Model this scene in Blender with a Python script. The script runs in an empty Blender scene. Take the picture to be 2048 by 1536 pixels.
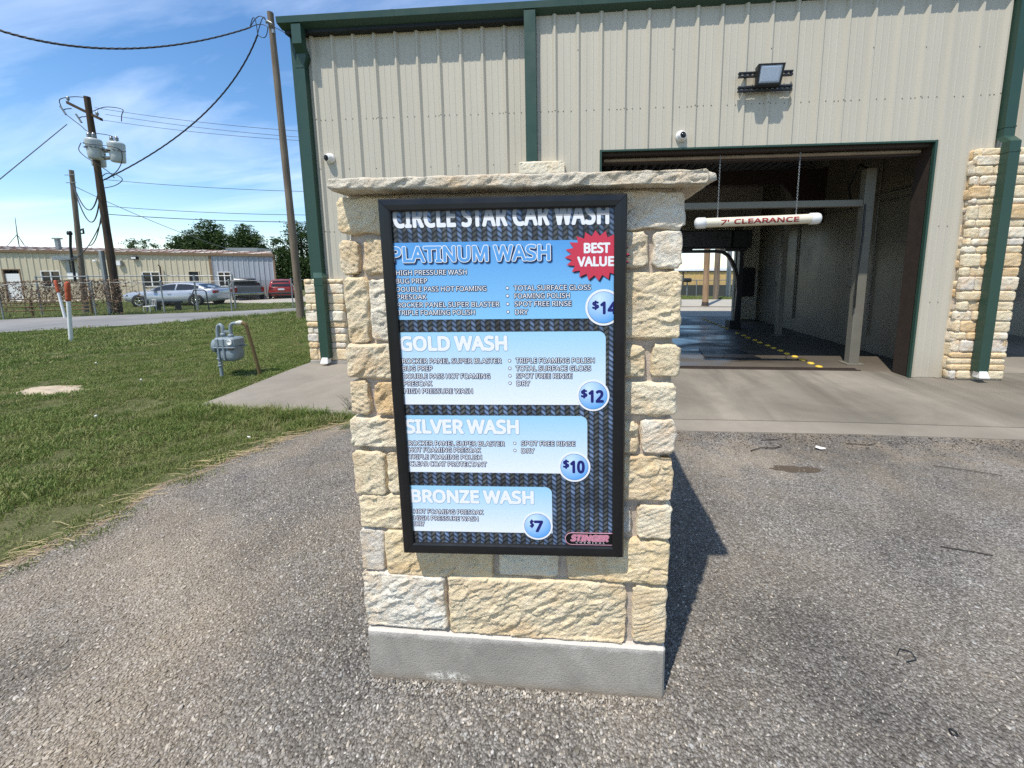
import bpy, math, random
import numpy as np
from mathutils import Vector, Matrix, noise as mn

random.seed(7)
rng = np.random.default_rng(11)
SC = bpy.context.scene
COL = SC.collection
PI = math.pi

# ------------------------------------------------------------------ camera
cam_d = bpy.data.cameras.new('camera')
cam = bpy.data.objects.new('camera', cam_d)
COL.objects.link(cam)
SC.camera = cam
_f, _pitch, _roll, _yaw = 737.877, .124257, -.00606662, -.0751129
_cp, _sp, _cy, _sy = math.cos(_pitch), math.sin(_pitch), math.cos(_yaw), math.sin(_yaw)
_fw = Vector((_sy*_cp, _cy*_cp, -_sp))
_r0 = Vector((_cy, -_sy, 0)); _u0 = _r0.cross(_fw)
_r = _r0*math.cos(_roll) + _u0*math.sin(_roll); _u = _r.cross(_fw)
cam.matrix_world = Matrix(((_r.x, _u.x, -_fw.x, 0), (_r.y, _u.y, -_fw.y, 0), (_r.z, _u.z, -_fw.z, 1.5), (0, 0, 0, 1)))
cam_d.sensor_fit = 'HORIZONTAL'; cam_d.sensor_width = 36
cam_d.lens = _f/2048*36
cam_d.shift_x = (1024-1114.5)/2048
cam_d.shift_y = -(768-633.1)/2048
cam_d.clip_start = .05; cam_d.clip_end = 3000

# ------------------------------------------------------------------ sun, sky, exposure
SUN = Vector((-.54, -1.0, 2.37)).normalized()          # direction towards the sun
SUN_EL = math.asin(SUN.z); SUN_AZ = math.atan2(SUN.x, SUN.y) % (2*PI)
sun_d = bpy.data.lights.new('sun', 'SUN'); sun_d.energy = 3.7; sun_d.angle = math.radians(.7)
sun_d.color = (1, .955, .88)
sun = bpy.data.objects.new('sun', sun_d); COL.objects.link(sun)
sun.rotation_euler = SUN.to_track_quat('Z', 'Y').to_euler(); sun.location = (-5, -9, 22)

world = bpy.data.worlds.new('World'); SC.world = world; world.use_nodes = True
_nt = world.node_tree; _nt.nodes.clear()
def wn(t, **k):
    n = _nt.nodes.new(t)
    for a, v in k.items(): setattr(n, a, v)
    return n
_sky = wn('ShaderNodeTexSky', sky_type='NISHITA', sun_disc=False, sun_elevation=SUN_EL, sun_rotation=SUN_AZ)
_sky.altitude = 200; _sky.air_density = 1.0; _sky.dust_density = .15; _sky.ozone_density = 1.6
_tc = wn('ShaderNodeTexCoord'); _sep = wn('ShaderNodeSeparateXYZ'); _nt.links.new(_tc.outputs['Generated'], _sep.inputs[0])
_mz = wn('ShaderNodeMath', operation='MAXIMUM'); _nt.links.new(_sep.outputs[2], _mz.inputs[0]); _mz.inputs[1].default_value = 0.02
_az = wn('ShaderNodeMath', operation='ADD'); _nt.links.new(_mz.outputs[0], _az.inputs[0]); _az.inputs[1].default_value = .16
_cx = wn('ShaderNodeMath', operation='DIVIDE'); _nt.links.new(_sep.outputs[0], _cx.inputs[0]); _nt.links.new(_az.outputs[0], _cx.inputs[1])
_cyn = wn('ShaderNodeMath', operation='DIVIDE'); _nt.links.new(_sep.outputs[1], _cyn.inputs[0]); _nt.links.new(_az.outputs[0], _cyn.inputs[1])
_cb = wn('ShaderNodeCombineXYZ'); _nt.links.new(_cx.outputs[0], _cb.inputs[0]); _nt.links.new(_cyn.outputs[0], _cb.inputs[1])
_mp = wn('ShaderNodeMapping'); _mp.inputs['Rotation'].default_value = (0, 0, math.radians(38)); _mp.inputs['Scale'].default_value = (.62, 1.9, 1)
_mp.inputs['Location'].default_value = (3.1, 1.7, 0)
_nt.links.new(_cb.outputs[0], _mp.inputs[0])
_n1 = wn('ShaderNodeTexNoise'); _n1.inputs['Scale'].default_value = .9; _n1.inputs['Detail'].default_value = 12; _n1.inputs['Roughness'].default_value = .58; _n1.inputs['Distortion'].default_value = .7
_n2 = wn('ShaderNodeTexNoise'); _n2.inputs['Scale'].default_value = .42; _n2.inputs['Detail'].default_value = 4
_nt.links.new(_mp.outputs[0], _n1.inputs[0]); _nt.links.new(_mp.outputs[0], _n2.inputs[0])
_mm = wn('ShaderNodeMath', operation='MULTIPLY'); _nt.links.new(_n1.outputs[0], _mm.inputs[0]); _nt.links.new(_n2.outputs[0], _mm.inputs[1])
_cr = wn('ShaderNodeMapRange'); _nt.links.new(_mm.outputs[0], _cr.inputs[0])
_cr.inputs[1].default_value = .235; _cr.inputs[2].default_value = .46; _cr.inputs[3].default_value = 0; _cr.inputs[4].default_value = .75
_mix = wn('ShaderNodeMix', data_type='RGBA')
_nt.links.new(_cr.outputs[0], _mix.inputs[0]); 
_hs = wn('ShaderNodeHueSaturation'); _hs.inputs['Saturation'].default_value = 1.22; _hs.inputs['Value'].default_value = .95; _hs.inputs['Value'].default_value = 1.0
_nt.links.new(_sky.outputs[0], _hs.inputs['Color'])
_nt.links.new(_hs.outputs[0], _mix.inputs[6]); _mix.inputs[7].default_value = (5.6, 6.4, 8.0, 1)
_bg = wn('ShaderNodeBackground'); _bg.inputs[1].default_value = .142
_nt.links.new(_mix.outputs[2], _bg.inputs[0])
_wo = wn('ShaderNodeOutputWorld'); _nt.links.new(_bg.outputs[0], _wo.inputs[0])

SC.view_settings.view_transform = 'Standard'; SC.view_settings.look = 'None'
SC.view_settings.exposure = 0.47; SC.view_settings.gamma = 1
SC.cycles.sample_clamp_indirect = 1.5; SC.cycles.use_adaptive_sampling = False; SC.cycles.max_bounces = 7; SC.cycles.transparent_max_bounces = 16
SC.cycles.use_denoising = False
SC.cycles.denoising_prefilter = 'ACCURATE'; SC.cycles.denoising_input_passes = 'RGB_ALBEDO_NORMAL'
try: SC.cycles.denoiser = 'OPENIMAGEDENOISE'
except Exception: pass

# ------------------------------------------------------------------ helpers
def lin(r, g, b):
    def c(v):
        v /= 255
        return v/12.92 if v <= .04045 else ((v+.055)/1.055)**2.4
    return (c(r), c(g), c(b))

def S(t):
    t = min(1, max(0, t)); return t*t*(3-2*t)

def hgt(x, y):
    """height of the ground: level lot, a low rise at the slab, a gentle fall beyond the road"""
    hump = .06*S((y-3.7)/1.6)*S((-2.2-x)/.8)*(1-S((-x-4.6)/3))*(1-S((y-6)/3))
    return hump - .60*S((math.hypot(x, y)-21)/9.5)

class NT:
    """small wrapper to write node trees briefly"""
    def __init__(s, name):
        s.m = bpy.data.materials.new(name); s.m.use_nodes = True
        s.t = s.m.node_tree; s.b = s.t.nodes['Principled BSDF']; s.o = s.t.nodes['Material Output']
    def n(s, t, ins=None, **k):
        nd = s.t.nodes.new(t)
        for a, v in k.items(): setattr(nd, a, v)
        for a, v in (ins or {}).items(): s.set(nd.inputs[a], v)
        return nd
    def set(s, sock, v):
        if isinstance(v, bpy.types.NodeSocket): s.t.links.new(v, sock)
        elif isinstance(v, bpy.types.Node): s.t.links.new(v.outputs[0], sock)
        else:
            if hasattr(sock.default_value, '__len__') and not isinstance(v, str):
                if len(sock.default_value) == 4 and len(v) == 3: v = (*v, 1)
            sock.default_value = v
    def bs(s, **k):
        names = dict(base='Base Color', rough='Roughness', metal='Metallic', spec='Specular IOR Level', normal='Normal', coat='Coat Weight', alpha='Alpha', trans='Transmission Weight', emit='Emission Color', emits='Emission Strength', coatr='Coat Roughness', sheen='Sheen Weight')
        for a, v in k.items(): s.set(s.b.inputs[names[a]], v)
        return s.m
    def obj(s): return s.n('ShaderNodeTexCoord').outputs['Object']
    def pos(s): return s.n('ShaderNodeNewGeometry').outputs['Position']
    def noise(s, vec, scale, detail=4, rough=.55, dist=0, out=0):
        return s.n('ShaderNodeTexNoise', {'Vector': vec, 'Scale': scale, 'Detail': detail, 'Roughness': rough, 'Distortion': dist}).outputs[out]
    def ramp(s, fac, stops):
        r = s.n('ShaderNodeValToRGB'); s.set(r.inputs[0], fac)
        el = r.color_ramp.elements
        while len(el) < len(stops): el.new(.5)
        for e, (p, c) in zip(el, stops):
            e.position = p; e.color = (c, c, c, 1) if not hasattr(c, '__len__') else (*c[:3], 1)
        return r.outputs[0]
    def mix(s, f, a, b, mode='MIX'):
        m = s.n('ShaderNodeMix', data_type='RGBA', blend_type=mode)
        s.set(m.inputs[0], f); s.set(m.inputs[6], a); s.set(m.inputs[7], b); return m.outputs[2]
    def math(s, op, a, b=0, c=None):
        m = s.n('ShaderNodeMath', operation=op); s.set(m.inputs[0], a); s.set(m.inputs[1], b)
        if c is not None: s.set(m.inputs[2], c)
        return m.outputs[0]
    def mapr(s, v, a, b, c=0, d=1):
        m = s.n('ShaderNodeMapRange'); s.set(m.inputs[0], v)
        for i, q in enumerate((a, b, c, d)): s.set(m.inputs[i+1], q)
        return m.outputs[0]
    def xyz(s, v):
        m = s.n('ShaderNodeSeparateXYZ'); s.set(m.inputs[0], v); return m.outputs
    def comb(s, x, y, z=0):
        m = s.n('ShaderNodeCombineXYZ'); s.set(m.inputs[0], x); s.set(m.inputs[1], y); s.set(m.inputs[2], z); return m.outputs[0]
    def scale(s, v, xyz, rot=(0, 0, 0)):
        m = s.n('ShaderNodeMapping'); s.set(m.inputs[0], v); m.inputs['Scale'].default_value = xyz; m.inputs['Rotation'].default_value = rot; return m.outputs[0]
    def bump(s, h, strength=.5, dist=.01, nrm=None):
        b = s.n('ShaderNodeBump', {'Height': h, 'Strength': strength, 'Distance': dist})
        if nrm is not None: s.set(b.inputs['Normal'], nrm)
        return b.outputs[0]
    def attr(s, name): return s.n('ShaderNodeAttribute', attribute_name=name).outputs['Color']

def plain(name, rgb, rough=.5, metal=0, var=.12, sc=6, bump=0, bsc=60, spec=.5, coat=0, spk=0):
    """painted or plain surface with slight unevenness of tone and gloss"""
    t = NT(name); p = t.pos()
    n = t.noise(p, sc, 5, .6)
    col = t.mix(n, tuple(c*(1-var) for c in rgb), tuple(min(1, c*(1+var)) for c in rgb))
    if spk:
        col = t.mix(t.mapr(t.noise(p, 190, 2), .6, .72, 0, spk), col, tuple(c*.45 for c in rgb))
    kw = dict(base=col, rough=t.mapr(n, .3, .7, max(.02, rough-.08), min(1, rough+.08)), metal=metal, spec=spec, coat=coat)
    if bump: kw['normal'] = t.bump(t.noise(p, bsc, 4), bump, .004)
    return t.bs(**kw)

class MB:
    def __init__(s): s.v = []; s.f = []; s.m = []; s.c = []; s.smooth = []
    def add(s, verts, faces, mi=0, col=None, smooth=False):
        o = len(s.v); s.v += [tuple(p) for p in verts]
        s.c += (list(col) if col is not None and hasattr(col[0], '__len__') else [col or (1, 1, 1)]*len(verts))
        s.f += [tuple(i+o for i in f) for f in faces]; s.m += [mi]*len(faces); s.smooth += [smooth]*len(faces)
        return s
    def box(s, x0, y0, z0, x1, y1, z1, mi=0, col=None, bev=0, skip=''):
        if bev:
            b = min(bev, (x1-x0)*.45, (y1-y0)*.45, (z1-z0)*.45)
            v = []
            for x, sx in ((x0, 1), (x1, -1)):
                for y, sy in ((y0, 1), (y1, -1)):
                    for z, sz in ((z0, 1), (z1, -1)):
                        v += [(x, y+sy*b, z+sz*b), (x+sx*b, y, z+sz*b), (x+sx*b, y+sy*b, z)]
            def i(a, b_, c, k): return (a*4+b_*2+c)*3+k
            f = [(i(0,0,0,0), i(0,0,1,0), i(0,1,1,0), i(0,1,0,0)), (i(1,0,0,0), i(1,1,0,0), i(1,1,1,0), i(1,0,1,0)),
                 (i(0,0,0,1), i(1,0,0,1), i(1,0,1,1), i(0,0,1,1)), (i(0,1,0,1), i(0,1,1,1), i(1,1,1,1), i(1,1,0,1)),
                 (i(0,0,0,2), i(0,1,0,2), i(1,1,0,2), i(1,0,0,2)), (i(0,0,1,2), i(1,0,1,2), i(1,1,1,2), i(0,1,1,2))]
            for a in (0, 1):
                for c in (0, 1):
                    q = (i(a,0,c,0), i(a,1,c,0), i(a,1,c,2), i(a,0,c,2)); f.append(q if (a+c) % 2 == 0 else q[::-1])
                    q = (i(0,a,c,1), i(1,a,c,1), i(1,a,c,2), i(0,a,c,2)); f.append(q[::-1] if (a+c) % 2 == 0 else q)
                    q = (i(a,c,0,0), i(a,c,1,0), i(a,c,1,1), i(a,c,0,1)); f.append(q[::-1] if (a+c) % 2 == 0 else q)
            for a in (0, 1):
                for b_ in (0, 1):
                    for c in (0, 1):
                        q = (i(a,b_,c,0), i(a,b_,c,1), i(a,b_,c,2)); f.append(q if (a+b_+c) % 2 == 0 else q[::-1])
            return s.add(v, f, mi, col)
        v = [(x0,y0,z0),(x1,y0,z0),(x1,y1,z0),(x0,y1,z0),(x0,y0,z1),(x1,y0,z1),(x1,y1,z1),(x0,y1,z1)]
        f = dict(b=(0,3,2,1), t=(4,5,6,7), f=(0,1,5,4), r=(1,2,6,5), k=(2,3,7,6), l=(3,0,4,7))
        return s.add(v, [q for k, q in f.items() if k not in skip], mi, col)
    def hexa(s, pts, mi=0, col=None):
        """eight corners: bottom four (ccw), top four"""
        return s.add(pts, [(0,3,2,1),(4,5,6,7),(0,1,5,4),(1,2,6,5),(2,3,7,6),(3,0,4,7)], mi, col)
    def quad(s, a, b, c, d, mi=0, col=None): return s.add([a, b, c, d], [(0, 1, 2, 3)], mi, col)
    def tube(s, pts, r, n=8, mi=0, col=None, caps=True, smooth=True, closed=False):
        pts = [Vector(p) for p in pts]; rs = r if hasattr(r, '__len__') else [r]*len(pts)
        v = []; f = []; up = None
        for i, p in enumerate(pts):
            a = pts[max(0, i-1)]; b = pts[min(len(pts)-1, i+1)]
            t = (b-a).normalized() if (b-a).length > 1e-9 else Vector((0, 0, 1))
            if up is None:
                up = Vector((0, 0, 1)) if abs(t.z) < .9 else Vector((1, 0, 0))
            x = t.cross(up); 
            if x.length < 1e-6: x = t.cross(Vector((0, 1, 0)))
            x.normalize(); y = x.cross(t).normalized(); up = y
            for k in range(n):
                a_ = 2*PI*k/n; v.append(p + (x*math.cos(a_) + y*math.sin(a_))*rs[i])
        for i in range(len(pts)-1):
            for k in range(n):
                f.append((i*n+k, (i+1)*n+k, (i+1)*n+(k+1) % n, i*n+(k+1) % n))
        s.add(v, f, mi, col, smooth)
        if caps:
            s.add(v[:n], [tuple(range(n))], mi, col); s.add(v[-n:], [tuple(range(n))[::-1]], mi, col)
        return s
    def lathe(s, prof, c=(0, 0, 0), axis=(0, 0, 1), n=20, mi=0, col=None, smooth=True):
        """prof: list of (radius, distance along axis)"""
        ax = Vector(axis).normalized(); u = ax.cross(Vector((0, 0, 1)) if abs(ax.z) < .9 else Vector((1, 0, 0))).normalized(); w = ax.cross(u)
        c = Vector(c); v = []; f = []
        for r, d in prof:
            for k in range(n):
                a = 2*PI*k/n; v.append(c + ax*d + (u*math.cos(a)+w*math.sin(a))*max(r, 1e-4))
        for i in range(len(prof)-1):
            for k in range(n): f.append((i*n+k, i*n+(k+1) % n, (i+1)*n+(k+1) % n, (i+1)*n+k))
        f.append(tuple(range(n))[::-1]); f.append(tuple(range((len(prof)-1)*n, len(prof)*n)))
        return s.add(v, f, mi, col, smooth)
    def prism(s, poly, y0, y1, mi=0, col=None, axis='y'):
        """polygon in (x,z) extruded along y, or in (y,z) along x"""
        n = len(poly)
        mk = (lambda p, d: (p[0], d, p[1])) if axis == 'y' else ((lambda p, d: (d, p[0], p[1])) if axis == 'x' else (lambda p, d: (p[0], p[1], d)))
        v = [mk(p, y0) for p in poly] + [mk(p, y1) for p in poly]
        f = [tuple(range(n)), tuple(range(n, 2*n))[::-1]] + [(i, i+n, (i+1) % n+n, (i+1) % n) for i in range(n)]
        return s.add(v, f, mi, col)
    def build(s, name, mats, parent=None, local=False, recalc=True, kind=None):
        me = bpy.data.meshes.new(name)
        off = Vector((0, 0, 0))
        if parent is not None and not local:
            p = parent
            while p is not None: off = off + p.location; p = p.parent
        me.from_pydata([(a-off.x, b-off.y, c-off.z) for a, b, c in s.v], [], s.f)
        mats = mats if isinstance(mats, (list, tuple)) else [mats]
        for m in mats: me.materials.append(m)
        me.polygons.foreach_set('material_index', s.m)
        me.polygons.foreach_set('use_smooth', s.smooth)
        if any(c != (1, 1, 1) for c in s.c):
            a = me.color_attributes.new('Col', 'FLOAT_COLOR', 'POINT')
            a.data.foreach_set('color', np.array([(c[0], c[1], c[2], 1) for c in s.c], dtype=np.float32).ravel())
        if recalc:
            import bmesh
            bm = bmesh.new(); bm.from_mesh(me); bmesh.ops.recalc_face_normals(bm, faces=bm.faces); bm.to_mesh(me); bm.free()
        me.update()
        o = bpy.data.objects.new(name, me); COL.objects.link(o)
        if parent is not None: o.parent = parent
        if kind: o['kind'] = kind
        return o

def thing(name, label, cat, loc=(0, 0, 0), rot=(0, 0, 0), group=None):
    o = bpy.data.objects.new(name, None); COL.objects.link(o); o.location = loc; o.rotation_euler = rot
    o.empty_display_size = .2
    o['label'] = label; o['category'] = cat
    if group: o['group'] = group
    return o
def tag(o, label, cat, group=None):
    o['label'] = label; o['category'] = cat
    if group: o['group'] = group
    return o
def kids(o): return [c for c in bpy.data.objects if c.parent == o]
def copy_tree(o, parent=None):
    c = o.copy(); COL.objects.link(c); c.parent = parent
    for ch in kids(o): copy_tree(ch, c)
    return c

def grid_sheet(name, xs, ys, z, mat, kind='structure', inside=None, skirt=0, parent=None):
    """sheet following the ground; z(x,y)"""
    mb = MB(); nx, ny = len(xs), len(ys)
    v = [(x, y, z(x, y)) for y in ys for x in xs]; f = []
    for j in range(ny-1):
        for i in range(nx-1):
            if inside is None or inside((xs[i]+xs[i+1])/2, (ys[j]+ys[j+1])/2): f.append((j*nx+i, j*nx+i+1, (j+1)*nx+i+1, (j+1)*nx+i))
    mb.add(v, f, 0, None, True)
    return mb.build(name, mat, parent, recalc=False, kind=kind)

def strip_sheet(name, left, right, mat, z, n=8, kind='structure', edge=0, recalc=True):
    """sheet between two polylines of the same length"""
    mb = MB(); v = []; f = []
    for a, b in zip(left, right):
        for k in range(n+1):
            t = k/n; x = a[0]+(b[0]-a[0])*t; y = a[1]+(b[1]-a[1])*t; v.append((x, y, z(x, y)))
    m = len(left)
    for i in range(m-1):
        for k in range(n): f.append((i*(n+1)+k, i*(n+1)+k+1, (i+1)*(n+1)+k+1, (i+1)*(n+1)+k))
    mb.add(v, f)
    if edge:
        ring = [i*(n+1) for i in range(m)][::-1] + list(range(n+1)) + [i*(n+1)+n for i in range(m)] + list(range((m-1)*(n+1), m*(n+1)))[::-1]
        vv = [v[i] for i in ring] + [(v[i][0], v[i][1], v[i][2]-edge) for i in ring]; k = len(ring)
        mb.add(vv, [(i, i+1, i+1+k, i+k) for i in range(k-1)])
    o = mb.build(name, mat, recalc=False, kind=kind)
    import bmesh
    bm = bmesh.new(); bm.from_mesh(o.data); bmesh.ops.recalc_face_normals(bm, faces=bm.faces)
    if sum(fc.normal.z for fc in bm.faces) < 0: bmesh.ops.reverse_faces(bm, faces=bm.faces)
    bm.to_mesh(o.data); bm.free()
    return o

def scatter(name, pts, rots, scls, variants, kind='stuff'):
    """one object: variants instanced on points with given rotation and scale"""
    src = bpy.data.collections.new(name+'_forms')
    for me in variants: src.objects.link(bpy.data.objects.new(me.name, me))
    me = bpy.data.meshes.new(name); me.vertices.add(len(pts)); me.vertices.foreach_set('co', np.asarray(pts, np.float32).ravel())
    for nm, arr in (('rot', rots), ('scl', scls)):
        a = me.attributes.new(nm, 'FLOAT_VECTOR', 'POINT'); a.data.foreach_set('vector', np.asarray(arr, np.float32).ravel())
    a = me.attributes.new('idx', 'INT', 'POINT'); a.data.foreach_set('value', rng.integers(0, len(variants), len(pts)).astype(np.int32))
    me.update()
    o = bpy.data.objects.new(name, me); COL.objects.link(o); o['kind'] = kind
    ng = bpy.data.node_groups.new(name, 'GeometryNodeTree')
    ng.interface.new_socket('Geometry', in_out='INPUT', socket_type='NodeSocketGeometry')
    ng.interface.new_socket('Geometry', in_out='OUTPUT', socket_type='NodeSocketGeometry')
    gi = ng.nodes.new('NodeGroupInput'); go = ng.nodes.new('NodeGroupOutput')
    iop = ng.nodes.new('GeometryNodeInstanceOnPoints'); ci = ng.nodes.new('GeometryNodeCollectionInfo')
    ci.inputs['Collection'].default_value = src; ci.inputs['Separate Children'].default_value = True; ci.inputs['Reset Children'].default_value = True
    def na(nm, ty):
        n = ng.nodes.new('GeometryNodeInputNamedAttribute'); n.data_type = ty; n.inputs['Name'].default_value = nm; return n.outputs['Attribute']
    L = ng.links.new
    L(gi.outputs[0], iop.inputs['Points']); L(ci.outputs[0], iop.inputs['Instance'])
    iop.inputs['Pick Instance'].default_value = True
    L(na('idx', 'INT'), iop.inputs['Instance Index'])
    e2r = ng.nodes.new('FunctionNodeEulerToRotation'); L(na('rot', 'FLOAT_VECTOR'), e2r.inputs[0]); L(e2r.outputs[0], iop.inputs['Rotation'])
    L(na('scl', 'FLOAT_VECTOR'), iop.inputs['Scale'])
    L(iop.outputs[0], go.inputs[0])
    md = o.modifiers.new('scatter', 'NODES'); md.node_group = ng
    return o
# ------------------------------------------------------------------ materials
def mat_gravel(name, stones):
    """chip-sealed lot: grey chips in dark binder with tan dust; the same dust map tints the loose chips"""
    t = NT(name); p = t.pos(); x = t.xyz(p)
    flat = t.comb(x[0], x[1], 0)
    big = t.noise(flat, .55, 4, .5, .4); mid = t.noise(flat, 2.6, 5, .6)
    lft = t.mapr(x[0], -2.6, .6, 1, .0)
    dust = t.mapr(t.math('ADD', t.math('MULTIPLY', big, 1.0), t.math('MULTIPLY', mid, .35)), .58, .86, 0, 1)
    dust = t.math('MULTIPLY', dust, t.mapr(lft, 0, 1, .45, 1.0))
    fd = t.mapr(x[1], 1.9, 3.4, 0, .95)                     # dust blown against the concrete
    dust = t.math('MAXIMUM', dust, t.math('MULTIPLY', fd, t.mapr(mid, .38, .62)))
    tan = lin(178, 160, 134)
    if stones:
        r = t.n('ShaderNodeObjectInfo').outputs['Random']
        chip = t.ramp(r, [(0, .09), (.22, .16), (.5, .24), (.8, .325), (.94, .43), (1, .56)])
        hue = t.mix(t.math('FRACT', t.math('MULTIPLY', r, 37.7)), (1.05, .99, .91), (1.15, 1.0, .79))
        col = t.mix(1, chip, hue, 'MULTIPLY')
        col = t.mix(t.math('MULTIPLY', dust, .6), col, tan)
        return t.bs(base=col, rough=.72, spec=.35)
    v = t.n('ShaderNodeTexVoronoi', {'Vector': flat, 'Scale': 118.0, 'Randomness': 1.0})
    rnd = t.xyz(v.outputs['Color'])[0]
    chip = t.ramp(rnd, [(0, (.13, .116, .100)), (.3, (.215, .195, .170)), (.6, (.285, .26, .228)), (.85, (.355, .327, .288)), (1, (.47, .44, .395))])
    v2 = t.n('ShaderNodeTexVoronoi', {'Vector': flat, 'Scale': 41.0, 'Randomness': 1.0})
    wh = t.mapr(t.xyz(v2.outputs['Color'])[1], .93, .97, 0, 1)
    wh = t.math('MULTIPLY', wh, t.mapr(v2.outputs['Distance'], .25, .35, 1, 0))
    dk = t.mapr(v.outputs['Distance'], .35, .75, 1, .62)
    col = t.mix(1, chip, dk, 'MULTIPLY')
    col = t.mix(wh, col, (.5, .49, .46))
    col = t.mix(t.math('MULTIPLY', dust, .62), col, tan)
    patch = t.mapr(t.noise(flat, 1.15, 6, .65, .4), .34, .66, .66, 1.16)
    col = t.mix(1, col, patch, 'MULTIPLY')
    hb = t.math('ADD', t.math('MULTIPLY', v.outputs['Distance'], -1), t.math('MULTIPLY', t.noise(flat, 260, 2), .4))
    return t.bs(base=col, rough=.8, spec=.3, normal=t.bump(hb, .9, .012))

def mat_concrete(name, rgb, stain=.35, wet=0, tracks=False, fine=1.0):
    t = NT(name); p = t.pos(); x = t.xyz(p)
    a = t.noise(p, .9, 6, .6, .5); b = t.noise(p, 7, 5, .65); c = t.noise(p, 240, 2)
    col = t.mix(t.mapr(a, .3, .7), tuple(v*(1-stain) for v in rgb), tuple(v*1.08 for v in rgb))
    col = t.mix(t.mapr(b, .35, .7, 0, .35), col, tuple(v*.72 for v in rgb))
    col = t.mix(t.mapr(c, .55, .75, 0, .3*fine), col, tuple(v*.5 for v in rgb))
    rough = .85
    if tracks:
        st = t.noise(t.scale(p, (1.3, .22, 1)), 1.5, 5, .6, .6)
        near = t.mapr(x[1], 3.6, 5.6, .4, 1)
        damp = t.math('MULTIPLY', t.mapr(st, .42, .66), near)
        damp = t.math('MULTIPLY', damp, t.mapr(x[0], -.5, .6))
        col = t.mix(t.math('MULTIPLY', damp, .75), col, tuple(v*.36 for v in rgb))
        rough = t.mapr(damp, 0, 1, .85, .5)
    if wet:
        w = t.math('MULTIPLY', t.mapr(t.noise(t.scale(p, (.5, 1.25, 1)), 1.15, 5, .5, .8), .38, .58), t.mapr(x[0], 3.9, 2.6, .15, 1))
        edge = t.mapr(x[1], 5.45, 6.15)
        w = t.math('MULTIPLY', w, edge); damp = t.math('MAXIMUM', t.math('MULTIPLY', w, 1), t.math('MULTIPLY', edge, .65))
        col = t.mix(t.math('MULTIPLY', damp, .82), col, (.034, .027, .020))
        rough = t.mapr(w, 0, 1, .6, .17)
    return t.bs(base=col, rough=rough, normal=t.bump(t.math('ADD', t.math('MULTIPLY', c, .4), b), .12 if not wet else .03, .01))

def mat_base():
    t = NT('pillar_base_concrete'); p = t.pos(); x = t.xyz(p)
    st = t.noise(t.scale(p, (3.5, 3.5, 18)), 3.0, 7, .75, 1.2); a = t.noise(p, 4.5, 6, .65, .6); c = t.noise(p, 210, 3, .6); b = t.noise(p, 16, 5, .7)
    col = t.mix(t.mapr(a, .3, .7), lin(142, 136, 126), lin(172, 165, 153))
    col = t.mix(t.mapr(st, .5, .75, 0, .28), col, lin(136, 132, 124))
    col = t.mix(t.mapr(c, .54, .72, 0, .5), col, lin(112, 108, 100))
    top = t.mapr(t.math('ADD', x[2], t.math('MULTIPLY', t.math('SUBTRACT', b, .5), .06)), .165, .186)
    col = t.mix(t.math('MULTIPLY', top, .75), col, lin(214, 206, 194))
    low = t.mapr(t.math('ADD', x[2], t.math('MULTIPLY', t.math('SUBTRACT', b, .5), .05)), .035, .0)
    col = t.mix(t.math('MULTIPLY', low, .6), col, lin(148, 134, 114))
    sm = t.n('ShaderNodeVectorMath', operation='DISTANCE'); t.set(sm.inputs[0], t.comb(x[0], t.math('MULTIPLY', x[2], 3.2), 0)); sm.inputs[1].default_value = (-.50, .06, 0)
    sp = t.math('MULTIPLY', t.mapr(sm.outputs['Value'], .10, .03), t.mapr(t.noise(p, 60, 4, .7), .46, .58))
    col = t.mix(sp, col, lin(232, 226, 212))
    return t.bs(base=col, rough=.9, spec=.2, normal=t.bump(t.math('ADD', c, t.math('MULTIPLY', b, .7)), .5, .006))

def mat_stone():
    t = NT('limestone'); p = t.pos(); tint = t.attr('Col')
    a = t.noise(p, 5.5, 6, .65, .5); b = t.noise(p, 24, 8, .75, .35); c = t.noise(p, 95, 5, .7)
    och = t.mapr(t.math('ADD', t.math('MULTIPLY', a, .72), t.math('MULTIPLY', b, .45)), .55, .73)
    col = t.mix(t.math('MULTIPLY', och, .68), tint, lin(212, 168, 108))
    rust = t.mapr(t.noise(t.scale(p, (1, 1, 2.4), (0, .6, 0)), 11, 6, .7, 1.1), .64, .78)
    col = t.mix(t.math('MULTIPLY', rust, .6), col, lin(170, 112, 62))
    col = t.mix(t.mapr(b, .46, .70, 0, .45), col, lin(242, 232, 212))
    col = t.mix(t.mapr(c, .58, .74, 0, .22), col, lin(164, 138, 104))
    h = t.math('ADD', t.math('MULTIPLY', b, 1.0), t.math('MULTIPLY', c, .75))
    return t.bs(base=col, rough=.9, spec=.2, normal=t.bump(h, .85, .014))

def mat_grass_blade():
    t = NT('grass_blades'); r = t.n('ShaderNodeObjectInfo').outputs['Random']; p = t.pos(); x = t.xyz(p)
    flat = t.comb(x[0], x[1], 0)
    col = t.ramp(r, [(0, (.08, .135, .025)), (.35, (.135, .205, .042)), (.66, (.20, .26, .062)), (.86, (.29, .30, .10)), (1, (.44, .38, .20))])
    n = t.mapr(t.noise(flat, .8, 4, .6), .33, .62)
    col = t.mix(t.math('MULTIPLY', n, .5), col, (.23, .245, .08))
    n2 = t.mapr(t.noise(flat, 3.1, 4, .6), .55, .72)
    col = t.mix(t.math('MULTIPLY', n2, .6), col, (.30, .25, .13))
    t.bs(base=col, rough=.6, spec=.25)
    tr = t.n('ShaderNodeBsdfTranslucent', {'Color': col}); mx = t.n('ShaderNodeMixShader'); t.set(mx.inputs[0], .28)
    t.t.links.new(t.b.outputs[0], mx.inputs[1]); t.t.links.new(tr.outputs[0], mx.inputs[2]); t.t.links.new(mx.outputs[0], t.o.inputs[0])
    return t.m

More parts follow.
